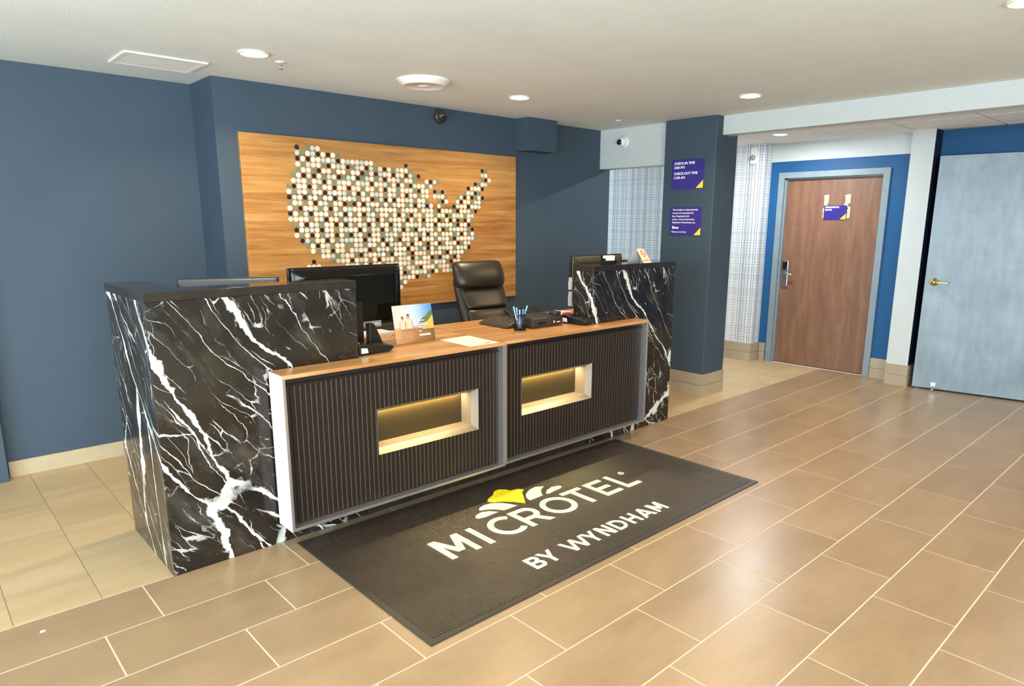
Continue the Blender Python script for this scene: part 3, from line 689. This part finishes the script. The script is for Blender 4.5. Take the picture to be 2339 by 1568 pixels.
# ------------------------------------------------------------------ door mat
mt = root('door_mat', 'dark brown ribbed logo mat lying in front of the desk', 'mat', (2.42, 2.365, 0))
b = bm_new(); bx(b, -1.145, -.515, .001, 1.145, .515, .0075); obj('mat_field', b, 'mat', mt)
b = bm_new()
for q in ((-1.175, -.545, 1.175, -.515), (-1.175, .515, 1.175, .545), (-1.175, -.515, -1.145, .515), (1.145, -.515, 1.175, .515)): bx(b, q[0], q[1], .001, q[2], q[3], .0060)
obj('mat_border', b, 'matedge', mt)
def flat(pts, z0, z1):
    q = bm_new(); prism(q, [(p[0]-2.42, p[1]-2.365) for p in pts], z0, z1); return q
def shift(b, dx, dy, dz):
    for v in b.verts: v.co += Vector((dx, dy, dz))
    return b
def letter(c, x0, x1, y0, y1, t):
    """polygons of one sans-serif capital in a box, stroke t"""
    P = []; w, h = x1-x0, y1-y0; cx = (x0+x1)/2
    def st(a, b_, tt=t):
        d = Vector((b_[0]-a[0], b_[1]-a[1])).normalized(); q = Vector((-d.y, d.x))*tt/2; a, b_ = Vector(a), Vector(b_)
        P.append([tuple(a-q), tuple(b_-q), tuple(b_+q), tuple(a+q)])
    def diag(xa, ya, xb, yb_, tt=t*1.12):            # slanted bar with level ends
        P.append([(xa-tt/2, ya), (xa+tt/2, ya), (xb+tt/2, yb_), (xb-tt/2, yb_)])
    def arc(ax, ay, rx, ry, a0, a1, n_=14):
        for k in range(n_):
            f0, f1 = a0+(a1-a0)*k/n_, a0+(a1-a0)*(k+1)/n_
            P.append([(ax+(rx-o)*math.cos(f), ay+(ry-o)*math.sin(f)) for f, o in ((f0, 0), (f1, 0), (f1, t), (f0, t))])
    L, R, B_, T = x0+t/2, x1-t/2, y0+t/2, y1-t/2; rad = math.radians
    if c == 'M': st((L, y0), (L, y1)); st((R, y0), (R, y1)); diag(x0+t*.62, y1, cx, y0+h*.20); diag(x1-t*.62, y1, cx, y0+h*.20)
    if c == 'I': st((cx, y0), (cx, y1))
    if c == 'C': arc(x0+h/2, (y0+y1)/2, h/2, h/2+.003, rad(48), rad(312), 24)
    if c == 'O': arc(cx, (y0+y1)/2, w/2, h/2+.003, 0, 2*PI, 30)
    if c == 'T': st((x0, T), (x1, T)); st((cx, y0), (cx, y1-t))
    if c == 'E': st((L, y0), (L, y1)); st((x0+t, T), (x1, T)); st((x0+t, B_), (x1, B_)); st((x0+t, (y0+y1)/2), (x1-w*.1, (y0+y1)/2))
    if c == 'L': st((L, y0), (L, y1)); st((x0+t, B_), (x1, B_))
    if c in 'RBD': st((L, y0), (L, y1))
    if c == 'R':
        rb_ = h*.33; st((x0+t, T), (x1-rb_*.9, T)); st((x0+t, y1-2*rb_+t/2), (x1-rb_*.9, y1-2*rb_+t/2)); arc(x1-rb_*.95-.004, y1-rb_, rb_*.95, rb_, -PI/2, PI/2); diag(x0+w*.52, y1-2*rb_+t, x1-t*.45, y0, t*1.2)
    if c == 'B':
        ra, rc = h*.27, h*.285
        st((x0+t, T), (x1-ra, T)); st((x0+t, (y0+y1)/2), (x1-ra, (y0+y1)/2)); st((x0+t, B_), (x1-rc, B_)); arc(x1-ra-.004, y1-ra, ra, ra, -PI/2, PI/2, 10); arc(x1-rc, y0+rc, rc, rc, -PI/2, PI/2, 10)
    if c == 'D': st((x0+t, T), (x1-h*.5, T)); st((x0+t, B_), (x1-h*.5, B_)); arc(x1-h*.5, (y0+y1)/2, h*.5, h*.5, -PI/2, PI/2)
    if c == 'Y': diag(x0+t*.55, y1, cx, y0+h*.40); diag(x1-t*.55, y1, cx, y0+h*.40); st((cx, y0), (cx, y0+h*.46))
    if c == 'W':
        q1, q3 = x0+w*.27, x1-w*.27; tt = t*1.0
        diag(x0+t*.5, y1, q1, y0, tt); diag(q1, y0, cx, y1, tt); diag(cx, y1, q3, y0, tt); diag(q3, y0, x1-t*.5, y1, tt)
    if c == 'N': st((L, y0), (L, y1)); st((R, y0), (R, y1)); diag(x0+t*.6, y1, x1-t*.6, y0)
    if c == 'H': st((L, y0), (L, y1)); st((R, y0), (R, y1)); st((x0+t, (y0+y1)/2), (x1-t, (y0+y1)/2))
    if c == 'A': diag(x0+t*.5, y0, cx, y1); diag(x1-t*.5, y0, cx, y1); st((x0+w*.22, y0+h*.28), (x1-w*.22, y0+h*.28))
    return P
def letters(spec, y0, y1, t):
    for c, x0, x1 in spec:
        q = bm_new()
        for k, p in enumerate(letter(c, x0, x1, y0, y1, t)): prism(q, [(a_-2.42, b_-2.365) for a_, b_ in p], .0078, .0086+.00001*k)
        obj('letter', q, 'cream', mt)
letters([('M', 1.686, 1.860), ('I', 1.911, 1.946), ('C', 2.004, 2.160), ('R', 2.189, 2.346), ('O', 2.371, 2.579), ('T', 2.580, 2.733), ('E', 2.769, 2.908), ('L', 2.952, 3.080)], 2.275, 2.478, .034)
letters([('B', 1.908, 1.984), ('Y', 1.986, 2.076), ('W', 2.135, 2.288), ('Y', 2.284, 2.366), ('N', 2.384, 2.464), ('D', 2.484, 2.570), ('H', 2.592, 2.672), ('A', 2.690, 2.786), ('M', 2.802, 2.892)], 1.952, 2.055, .0195)
q = bm_new()
for k in range(16):
    a0, a1 = 2*PI*k/16, 2*PI*(k+1)/16; cx, cy = 3.094-2.42, 2.45-2.365
    f = [(cx+r*math.cos(a), cy+r*math.sin(a)) for r, a in ((.020, a0), (.020, a1), (.014, a1), (.014, a0))]; prism(q, f, .0078, .0086)
obj('registered_ring', q, 'cream', mt); obj('registered_letter', shift(text_bm('R', 3.087, 3.101, 2.441, 2.459, .0008, .04), -2.42, -2.365, .0078), 'cream', mt)
obj('petal', flat([(2.22, 2.669), (2.243, 2.693), (2.298, 2.716), (2.341, 2.754), (2.374, 2.758), (2.407, 2.728), (2.411, 2.7), (2.463, 2.691), (2.483, 2.659), (2.447, 2.637), (2.416, 2.591), (2.358, 2.513), (2.323, 2.57), (2.279, 2.616), (2.239, 2.634)], .0078, .0086), 'yellow', mt, label='yellow centre petal of the emblem')
for P_ in ([(2.112, 2.606), (2.129, 2.63), (2.171, 2.643), (2.215, 2.638), (2.262, 2.604), (2.288, 2.562), (2.306, 2.52), (2.25, 2.52), (2.211, 2.522), (2.188, 2.559), (2.154, 2.59)],
           [(2.038, 2.549), (2.064, 2.573), (2.107, 2.583), (2.146, 2.564), (2.176, 2.525), (2.133, 2.526), (2.084, 2.522), (2.047, 2.532)],
           [(2.414, 2.565), (2.444, 2.602), (2.502, 2.635), (2.557, 2.644), (2.602, 2.618), (2.552, 2.591), (2.519, 2.553), (2.505, 2.528), (2.449, 2.524), (2.402, 2.525)],
           [(2.537, 2.536), (2.571, 2.563), (2.628, 2.58), (2.671, 2.567), (2.677, 2.546), (2.649, 2.531), (2.599, 2.528), (2.544, 2.52)]):
    obj('petal', flat(P_, .0078, .0086), 'cream', mt)

# ------------------------------------------------------------------ signs
def sign(label, y0, y1, z0, z1, x, lines, tri=.07, par=None):
    """sign on a wall facing -x; lines = (text, left margin, width or None, z bottom, height, bold)"""
    w, h = y1-y0, z1-z0
    t = root('wall_sign', label, 'sign', (x, (y0+y1)/2, z0))
    b = bm_new(); bx(b, -.006, -w/2, 0, -.0005, w/2, h, 0, .0008); obj('sign_plate', b, 'purple', t)
    b = bm_new(); prism(b, [(-w/2+.002, .004), (-w/2+tri, .004), (-w/2+.002, tri)], -.0078, -.0064, 'x'); obj('corner_triangle', b, 'signyellow', t)
    for (s, ml, wd, zb_, hh, bo) in lines:
        b = text_bm(s, ml, None if wd is None else ml+wd, zb_, zb_+hh, .0008, bo)
        obj('lettering', to_plane(b, 'x', (-.0064, w/2, 0)), 'signtext', t)
    return t
sign('purple check-in and check-out time sign on the navy pillar', 3.280, 3.598, 1.788, 2.033, 5.1095,
     [('CHECK-IN TIME', .022, .205, .202, .022, .03), ('3:00 PM', .022, .105, .168, .022, .03), ('CHECK-OUT TIME', .022, .235, .118, .022, .03), ('11:00 AM', .022, .112, .084, .022, .03)])
sign('purple ownership notice sign lower down on the navy pillar', 3.280, 3.594, 1.396, 1.637, 5.1095,
     [('This facility is independently', .022, .255, .207, .017, .02), ('owned and operated by', .022, .215, .180, .017, .02), ('Bee Hospitality LLC', .022, .175, .153, .017, .02), ('under a license issued by', .022, .225, .126, .017, .02),
      ('Wyndham Worldwide, Inc.', .022, .238, .099, .017, .02), ('Bree', .026, .065, .056, .022, .04), ('Manager on Duty', .020, .150, .020, .016, .02)], .066)
sign('small purple mechanical room sign on the brown door', 2.888, 3.114, 1.540, 1.682, 7.0905, [('MECHANICAL', .012, .142, .116, .017, .05), ('ROOM', .012, .068, .090, .017, .05)], .060)

# ------------------------------------------------------------------ office chair behind the desk
ch = root('office_chair', 'high-backed black leather office chair behind the desk', 'chair', (3.235, 4.0, 0), math.radians(-4))
def pad(name, prof_w, zs, ys, thick, par, m='leather', sub=2, bulge=.02):
    """cushion: a row of width / front y per height, rounded by subdivision"""
    b = bm_new(); rows = []
    for z, y, w, tk in zip(zs, ys, prof_w, thick):
        rows.append([b.verts.new(p) for p in ((-w/2, y, z), (-w/6, y-bulge, z), (w/6, y-bulge, z), (w/2, y, z), (w/2, y+tk, z), (w/6, y+tk, z), (-w/6, y+tk, z), (-w/2, y+tk, z))])
    for a, c in zip(rows, rows[1:]):
        for k in range(8): b.faces.new([a[k], a[(k+1) % 8], c[(k+1) % 8], c[k]])
    for r in (rows[0], rows[-1]):
        b.faces.new([r[0], r[1], r[6], r[7]]); b.faces.new([r[1], r[2], r[5], r[6]]); b.faces.new([r[2], r[3], r[4], r[5]])
    bmesh.ops.recalc_face_normals(b, faces=b.faces)
    o = obj(name, b, m, par, smooth=True); md = o.modifiers.new('sub', 'SUBSURF'); md.levels = sub; md.render_levels = sub
    return o
pad('headrest', [.40, .445, .46, .46, .45, .42], [1.020, 1.03, 1.075, 1.14, 1.195, 1.220], [-.060, -.100, -.105, -.085, -.050, -.02], [.07, .11, .12, .115, .09, .05], ch, bulge=.014)
pad('back_cushion', [.372, .378, .385, .39, .385], [.882, .886, .94, 1.018, 1.024], [-.150, -.170, -.138, -.090, -.066], [.05, .07, .07, .06, .05], ch, bulge=.006)
pad('back_cushion', [.372, .38, .385, .38, .37], [.60, .61, .74, .872, .876], [-.245, -.268, -.228, -.172, -.150], [.05, .07, .07, .06, .05], ch, bulge=.006)
pad('back_shell', [.40, .445, .455, .455, .44], [.56, .60, .82, 1.06, 1.12], [-.215, -.235, -.172, -.062, -.03], [.07, .09, .10, .09, .05], ch, 'leather', bulge=0)
pad('seat', [.46, .50, .51, .50, .46], [.43, .44, .475, .51, .525], [-.55, -.58, -.59, -.58, -.55], [.42, .46, .47, .46, .42], ch, bulge=.02)
for s in (-1, 1):
    b = bm_new(); bx(b, s*.29-.03, -.50, .655, s*.29+.03, -.18, .685, 0, .01); tube(b, (s*.29, -.46, .66), (s*.26, -.42, .45), .012); tube(b, (s*.29, -.22, .66), (s*.26, -.26, .45), .012); obj('armrest', b, 'black', ch)
b = bm_new(); tube(b, (0, -.33, .10), (0, -.33, .44), .028); obj('gas_lift', b, 'chrome', ch)
for k in range(5):
    a = 2*PI*k/5+.3; c_, s_ = math.cos(a), math.sin(a); b = bm_new(); tube(b, (0, -.33, .11), (.29*c_, -.33+.29*s_, .075), .024, .014); lg = obj('base_leg', b, 'black', ch)
    b = bm_new(); tube(b, (.29*c_-.02*s_, -.33+.29*s_+.02*c_, .028), (.29*c_+.02*s_, -.33+.29*s_-.02*c_, .028), .028, .028, 14); obj('caster', b, 'black', lg)

# ------------------------------------------------------------------ monitors (seen from behind)
def monitor(label, loc, rz, w, h, zb, depth=.05, stand=True, bm_='gloss'):
    t = root('monitor', label, 'monitor', loc, rz)
    b = bm_new(); bx(b, -w/2, 0, zb, w/2, .016, zb+h, 0, .004); obj('screen_bezel', b, 'black', t)
    b = bm_new(); bx(b, -w/2+.012, .0165, zb+.012, w/2-.012, .018, zb+h-.012); obj('screen', b, 'glass', t)
    b = bm_new()
    O = [(-w/2+.004, zb+.006), (w/2-.004, zb+.006), (w/2-.004, zb+h-.004), (-w/2+.004, zb+h-.004)]; I = [(-w*.40, zb+.04), (w*.40, zb+.04), (w*.40, zb+h-.045), (-w*.40, zb+h-.045)]
    ov = [b.verts.new((p[0], -.0005, p[1])) for p in O]; m1 = [b.verts.new((p[0]*.985, -depth*.5, zb+h/2+(p[1]-zb-h/2)*.97)) for p in O]; iv = [b.verts.new((p[0], -depth, p[1])) for p in I]
    for A_, B_ in ((ov, m1), (m1, iv)):
        for k in range(4): b.faces.new([A_[k], A_[(k+1) % 4], B_[(k+1) % 4], B_[k]])
    b.faces.new(iv); b.faces.new(ov[::-1]); bmesh.ops.recalc_face_normals(b, faces=b.faces)
    o = obj('back_cover', b, bm_, t, smooth=True); md = o.modifiers.new('bev', 'BEVEL'); md.width = .02; md.segments = 4; md.limit_method = 'ANGLE'; md.angle_limit = .15
    if stand:
        b = bm_new(); bx(b, -.045, -depth-.02, .012, .045, -depth-.0005, zb+h*.45, 0, .004); bx(b, -.045, -depth-.0005, zb+h*.3, .045, -depth+.0, zb+h*.45); obj('stand_neck', b, 'black', t)
        b = bm_new(); prism(b, [(-.10, -.13), (.12, -.13), (.14, -.02), (.11, .07), (-.09, .07), (-.11, -.02)], .0005, .012, 'z', 0, .003); obj('stand_base', b, 'black', t)
    return t
m1 = monitor('large glossy black monitor seen from behind in the desk gap', (1.795, 3.32, .8405), 0, .655, .345, .085, .055)
b = bm_new(); bx(b, .03, -.0575, .094, .165, -.0555, .128); bx(b, .03, -.0585, .106, .06, -.0576, .116, 1); bx(b, .07, -.0585, .106, .10, -.0576, .116, 1); bx(b, .11, -.0585, .106, .155, -.0576, .116, 1); obj('port_plate', b, ['greyplast', 'tape'], m1)
monitor('black monitor behind the right marble block, only its top visible', (3.727, 3.235, .8405), 0, .545, .33, .107, .03, True, 'mattebrown')
monitor('black monitor behind the left marble block, just its top edge showing', (1.205, 3.40, .8405), math.radians(-25), .46, .30, .092, .04, True, 'mattedark')

# ------------------------------------------------------------------ things on the desk
ZD = .8405
# card terminals
def terminal(loc, rz, label):
    t = root('card_terminal', label, 'card reader', loc, rz, group='black card terminals')
    b = bm_new(); prism(b, [(-.10, .006), (.085, .006), (.105, .020), (.10, .034), (.02, .046), (-.10, .060)], -.045, .045, 'y', 0, .004); obj('terminal_body', b, 'black', t)
    for y in (-.035, .035): bb = bm_new(); tube(bb, (.075, y, 0), (.075, y, .008), .006); tube(bb, (-.085, y, 0), (-.085, y, .008), .006); obj('rubber_foot', bb, 'black', t)
    b = bm_new(); prism(b, [(-.055, .0535), (-.005, .0485), (-.005, .0495), (-.055, .0545)], -.032, .032, 'y'); obj('display', b, 'glass', t)
    b = bm_new()
    for i in range(4):
        for j in range(3): bx(b, .012+.017*i, -.028+.021*j, .0425-.0030*i, .023+.017*i, -.014+.021*j, .0480-.0030*i)
    obj('keypad', b, 'darkgrey', t)
    b = bm_new(); bx(b, -.108, -.028, .050, -.086, .028, .068, 0, .003); obj('red_cover', b, 'red', t, label='red paper cover')
    b = bm_new(); prism(b, [(-.09, .012), (-.05, .012), (-.055, .036), (-.09, .04)], -.0465, -.0455, 'y'); obj('white_sticker', b, 'paper', t)
    return t
terminal((1.765, 3.040, ZD), math.radians(2), 'black card terminal against the left marble block')
terminal((3.315, 3.035, ZD), math.radians(-84), 'black card terminal beside the right marble block')
# photo stand
ps = root('photo_stand', 'slanted beach photo card with a walking couple on the desk', 'photo card', (1.985, 3.152, ZD), math.atan2(-.012, .251))
lean = math.radians(12)
def leanpt(b):
    for v in b.verts:
        x, y, z = v.co; v.co = (x, y*math.cos(lean)+z*math.sin(lean), z*math.cos(lean)-y*math.sin(lean)+.001)
    return b
b = bm_new(); bx(b, 0, 0, 0, .252, .003, .212); obj('photo_print', leanpt(b), 'photo', ps)
def pp(name, polys, m, y=-.0006):
    b = bm_new()
    for k, p in enumerate(polys): prism(b, p, y-.0001*k, y+.0004, 'y')
    obj(name, leanpt(b), m, ps)
pp('printed_hill', [[(.150, .098), (.252, .098), (.252, .176), (.235, .168), (.205, .142), (.185, .135), (.165, .115)]], 'hill')
pp('printed_hill', [[(.175, .070), (.252, .070), (.252, .150), (.22, .118), (.19, .100)]], 'hillsun', -.0008)
def figure(x, h, z):
    s = h/.14
    pp('printed_legs', [[(x-.012*s, z), (x-.006*s, z), (x-.001*s, z+.06*s), (x-.014*s, z+.06*s)], [(x+.006*s, z+.004), (x+.012*s, z+.004), (x+.014*s, z+.06*s), (x+.001*s, z+.06*s)]], 'skin', -.0010)
    pp('printed_shorts', [[(x-.015*s, z+.05*s), (x+.015*s, z+.05*s), (x+.014*s, z+.075*s), (x-.014*s, z+.075*s)]], 'short', -.0012)
    pp('printed_shirt', [[(x-.016*s, z+.062*s), (x+.016*s, z+.062*s), (x+.019*s, z+.105*s), (x+.010*s, z+.116*s), (x-.010*s, z+.116*s), (x-.019*s, z+.105*s)]], 'shirt', -.0014)
    pp('printed_arm', [[(x+.017*s, z+.104*s), (x+.024*s, z+.06*s), (x+.027*s, z+.061*s), (x+.021*s, z+.107*s)], [(x-.017*s, z+.104*s), (x-.024*s, z+.06*s), (x-.027*s, z+.061*s), (x-.021*s, z+.107*s)]], 'skin', -.0014)
    pp('printed_head', [[(x+.0085*s*math.cos(a*PI/5), z+.127*s+.0115*s*math.sin(a*PI/5)) for a in range(10)]], 'skin', -.0016)
    pp('printed_hair', [[(x+.009*s*math.cos(a*PI/6), z+.130*s+.0105*s*math.sin(a*PI/6)) for a in range(7)]], 'hair', -.0018)
figure(.055, .128, .022); figure(.092, .148, .014)
pp('printed_lines', [[(.150, z), (.150+w, z), (.150+w, z+.004), (.150, z+.004)] for z, w in ((.118, .045), (.102, .060), (.094, .055), (.080, .040), (.058, .018), (.040, .070), (.034, .075))], 'paper', -.0020)
b = bm_new(); prism(b, [(.004, 0), (.050, 0), (.050, .10)], .10, .14, 'x'); b2 = b
for v in b2.verts: v.co.z = v.co.z; v.co.y += .001+.0*v.co.z
for v in b2.verts:
    if v.co.z < .05 and v.co.y < .02: v.co.y = .006
    elif v.co.z > .05: v.co.y = .030
obj('easel_back', b2, 'paper', ps)
# paper sheet
sh = root('paper_sheet', 'white printed sheet lying flat on the desk beside the photo card', 'paper', (2.357, 2.972, ZD))
b = bm_new(); v_ = [b.verts.new((p[0]-2.357, p[1]-2.972, .0004)) for p in ((2.250, 2.842), (2.452, 2.832), (2.470, 3.132), (2.256, 3.128))]; v2 = [b.verts.new(v.co+Vector((0, 0, .0006))) for v in v_]
b.faces.new(v_[::-1]); b.faces.new(v2)
for k in range(4): b.faces.new([v_[k], v_[(k+1) % 4], v2[(k+1) % 4], v2[k]])
obj('sheet', b, 'paper', sh)
b = bm_new()
for k in range(7): bx(b, -.075, .10-.026*k, .0011, .045+.03*((k*7) % 3)/2, .104-.026*k, .0013)
obj('printed_lines', b, 'ink', sh)
b = bm_new(); bx(b, .02, -.108, .0011, .062, -.090, .0013); obj('printed_logo', b, 'orange', sh)
# pen cup and pens
pc = root('pen_cup', 'black wire-mesh pen cup standing on the desk top', 'cup', (2.846, 3.092, ZD))
b = bm_new(); lathe(b, [(.036, 0), (.036, .003), (.0, .0035)], 24); obj('cup_base', b, 'black', pc)
b = bm_new(); lathe(b, [(.036, .0935), (.038, .0935), (.0385, .099), (.036, .099), (.036, .0935)], 24); obj('cup_rim', b, 'black', pc)
b = bm_new()
for k in range(28):
    a, a2 = 2*PI*k/28, 2*PI*(k+2)/28
    for q0, q1 in ((a, a2), (a2, a)):
        tube(b, (.036*math.cos(q0), .036*math.sin(q0), .002), (.036*math.cos(q1), .036*math.sin(q1), .094), .0009, None, 4)
obj('mesh_wall', b, 'black', pc, kind='stuff')
PEN = [((-.016, .004), (-.044, -.006), 'pen1', 'pale blue pen leaning left in the mesh cup', .158), ((-.010, -.012), (-.016, -.016), 'pen2', 'white pen at the left front of the mesh cup', .128), ((.004, .010), (-.004, .020), 'pen2', 'white pen standing upright in the middle of the mesh cup', .136),
       ((.012, -.010), (.012, -.018), 'pen3', 'short deep blue pen at the front right of the mesh cup', .118), ((.010, .004), (.026, .002), 'pen1', 'short pale blue pen right of centre in the mesh cup', .126), ((.012, .014), (.050, .006), 'pen1', 'long pale blue pen leaning far right in the mesh cup', .156)]
for (x, y), (x2, y2), m, l, L in PEN:
    t = root('pen', l, 'pen', (2.846+x*.5, 3.092+y*.5, ZD+.0045), group='pens in the mesh cup')
    d = Vector((x2-x*.5, y2-y*.5, .1)).normalized()
    b = bm_new(); tube(b, d*.012, d*(L*.72), .0042, .0042, 10); obj('barrel', b, m, t)
    b = bm_new(); tube(b, d*.001, d*.0118, .0012, .004, 10); obj('tip', b, 'pen3', t)
    b = bm_new(); tube(b, d*(L*.722), d*L, .0050, .0046, 10); obj('cap', b, m if m != 'pen2' else 'pen1', t)
# low black device with a sloping wing
dv = root('desktop_device', 'low black device with a sloping tray and ports, behind the pen cup', 'device', (3.035, 3.17, ZD))
b = bm_new(); prism(b, [(.16, .004), (-.100, .004), (-.100, .060), (-.085, .068), (.12, .068), (.16, .040)], -.10, .175, 'x', 0, .005)
obj('device_body', b, 'darkgrey', dv)
b = bm_new(); prism(b, [(-.225, .004), (-.102, .004), (-.102, .052), (-.205, .018)], .008, .29, 'y', 0, .003); obj('sloping_tray', b, 'darkgrey', dv)
b = bm_new(); bx(b, -.05, -.1015, .020, .02, -.1002, .036); bx(b, .075, -.1015, .018, .155, -.1002, .040); obj('port_slot', b, 'black', dv)
b = bm_new(); bx(b, .085, -.1025, .022, .10, -.1016, .036); bx(b, .115, -.1025, .022, .150, -.1016, .030); obj('connector', b, 'tape', dv)
b = bm_new(); prism(b, [(.10, .0685), (.16, .0685), (.19, .098), (.18, .10)], -.095, .18, 'x', 0, .001); obj('lid_flap', b, 'black', dv)
b = bm_new(); bx(b, .11, -.09, .0685, .17, -.03, .090, 0, .005); obj('cable_plug', b, 'darkgrey', dv)
for (x, y, z, rz, m, l) in ((3.50, 3.40, 0, .2, 'paper', 'loose white papers behind the black desktop device'), (2.02, 3.49, 0, -.1, 'paper', 'loose white papers under the large monitor')):
    t = root('paper_pile', l, 'papers', (x, y, ZD), rz)
    for k in range(4):
        b = bm_new(); bx(b, -.10, -.07, .0005+.006*k, .10, .07, .0055+.006*k); obj('sheet', b, 'paper' if k % 2 == 0 else 'pink', t, (.008*k, .004*(k % 2), 0), .06*k)
# sticky notes on the right monitor's edge
for z0, z1, l in ((1.043, 1.13, 'upper pale note stuck to the edge of the right monitor'), (.93, 1.034, 'lower pale note stuck to the edge of the right monitor')):
    t = root('paper_note', l, 'note', (3.447, 3.226, z0), group='notes on the right monitor')
    b = bm_new(); prism(b, [(-.022, .004), (.02, 0), (.02, z1-z0), (-.018, z1-z0), (-.024, (z1-z0)*.5)], -.0008, .0002, 'y', 0); obj('note_sheet', b, 'pink', t)
    b = bm_new(); bx(b, .002, -.0014, (z1-z0)*.7, .03, -.0009, (z1-z0)*.8); obj('tape', b, 'paper', t)
# black cable stand by the left block
cs = root('swivel_arm', 'black tapered arm standing beside the left marble block', 'stand', (1.84, 3.118, ZD))
b = bm_new(); prism(b, [(-.05, .0065), (.04, .0065), (-.02, .14), (-.05, .14)], -.02, .02, 'y', 0, .003); obj('arm', b, 'black', cs)
b = bm_new(); bx(b, -.06, -.03, 0, .05, .03, .006, 0, .002)
obj('foot_plate', b, 'black', cs)

# things on the right block
ZT = 1.2225
tc = root('tent_card', 'folded cream no-smoking tent card on the right marble block', 'sign', (3.93, 3.04, ZT), math.radians(0))
b = bm_new()
def quad(b, pts, th, mi=0):
    n_ = (Vector(pts[1])-Vector(pts[0])).cross(Vector(pts[3])-Vector(pts[0])).normalized()*th
    A_ = [b.verts.new(p) for p in pts]; B_ = [b.verts.new(Vector(p)-n_) for p in pts]
    fs = [b.faces.new(A_), b.faces.new(B_[::-1])]+[b.faces.new([A_[k], B_[k], B_[(k+1) % 4], A_[(k+1) % 4]]) for k in range(4)]
    for f in fs: f.material_index = mi
    bmesh.ops.recalc_face_normals(b, faces=fs)
# axis of the fold runs along y; the printed leaf faces +x/-y, the plain leaf faces -x
tf = [(-.02, -.045, 0), (.085, -.045, 0), (.03, -.045, .098), (-.055, -.045, .098)]
fold = [Vector((-.050, -.035, .098)), Vector((.030, -.035, .098))]
fr = [Vector((-.012, -.075, .0005)), Vector((.080, -.075, .0005)), fold[1], fold[0]]
bk = [Vector((.080, .030, .0005)), Vector((-.075, .030, .0005)), fold[0], fold[1]]
q = bm_new(); quad(q, fr, .0006); obj('front_leaf', q, plain('cream_card', '#efd6b0', .6), tc)
q = bm_new(); quad(q, bk, .0006); obj('back_leaf', q, plain('shaded_card', '#d8d4c4', .6), tc)  # shaded copy of the cream card, shade put into the colour
U = (fr[1]-fr[0]); V = (fr[3]-fr[0]); Nn = U.cross(V).normalized()*.0006
def onleaf(u, v): return fr[0]+U*u+V*v+Nn
def leafpoly(name, polys, m):
    q = bm_new()
    for p in polys:
        A_ = [q.verts.new(onleaf(*x)) for x in p]; B_ = [q.verts.new(onleaf(*x)+Nn*.6) for x in p]
        q.faces.new(A_[::-1]); q.faces.new(B_)
        for k in range(len(p)): q.faces.new([A_[k], A_[(k+1) % len(p)], B_[(k+1) % len(p)], B_[k]])
    bmesh.ops.recalc_face_normals(q, faces=q.faces); obj(name, q, m, tc)
ring = []
for k in range(20):
    a0, a1 = 2*PI*k/20, 2*PI*(k+1)/20
    ring.append([(.52+r*math.cos(a), .66+r*.92*math.sin(a)) for r, a in ((.27, a0), (.27, a1), (.21, a1), (.21, a0))])
leafpoly('no_smoking_ring', ring+[[(.34, .80), (.38, .84), (.70, .52), (.66, .48)]], 'orange'); leafpoly('cigarette', [[(.36, .61), (.68, .61), (.68, .68), (.36, .68)]], 'short')
leafpoly('printed_lines', [[(.22, .24), (.82, .24), (.82, .28), (.22, .28)], [(.12, .12), (.90, .12), (.90, .17), (.12, .17)]], 'orange')
cb = root('card_holder', 'black card holder with white cards on the right marble block', 'card holder', (3.638, 3.06, ZT))
b = bm_new(); bx(b, -.055, -.03, .0003, .06, .035, .004, 0, .001); bx(b, -.055, -.03, .004, .06, -.025, .024); bx(b, -.055, .012, .004, .06, .017, .064); bx(b, -.055, -.025, .004, -.051, .012, .040); bx(b, .056, -.025, .004, .06, .012, .040); obj('holder', b, 'black', cb)
for k in range(5):
    b = bm_new(); bx(b, -.045, -.02+.006*k, .0045, .05, -.018+.006*k, .056+.0005*k); obj('card', b, 'paper', cb)
# small scrap on the floor
sc = root('paper_scrap', 'tiny white scrap of paper on the floor tile at lower left', 'scrap', (.235, 2.878, .0003))
b = bm_new(); prism(b, [(-.010, -.004), (.002, -.007), (.010, 0), (.004, .006), (-.007, .005)], 0, .0015); obj('scrap', b, 'paper', sc)
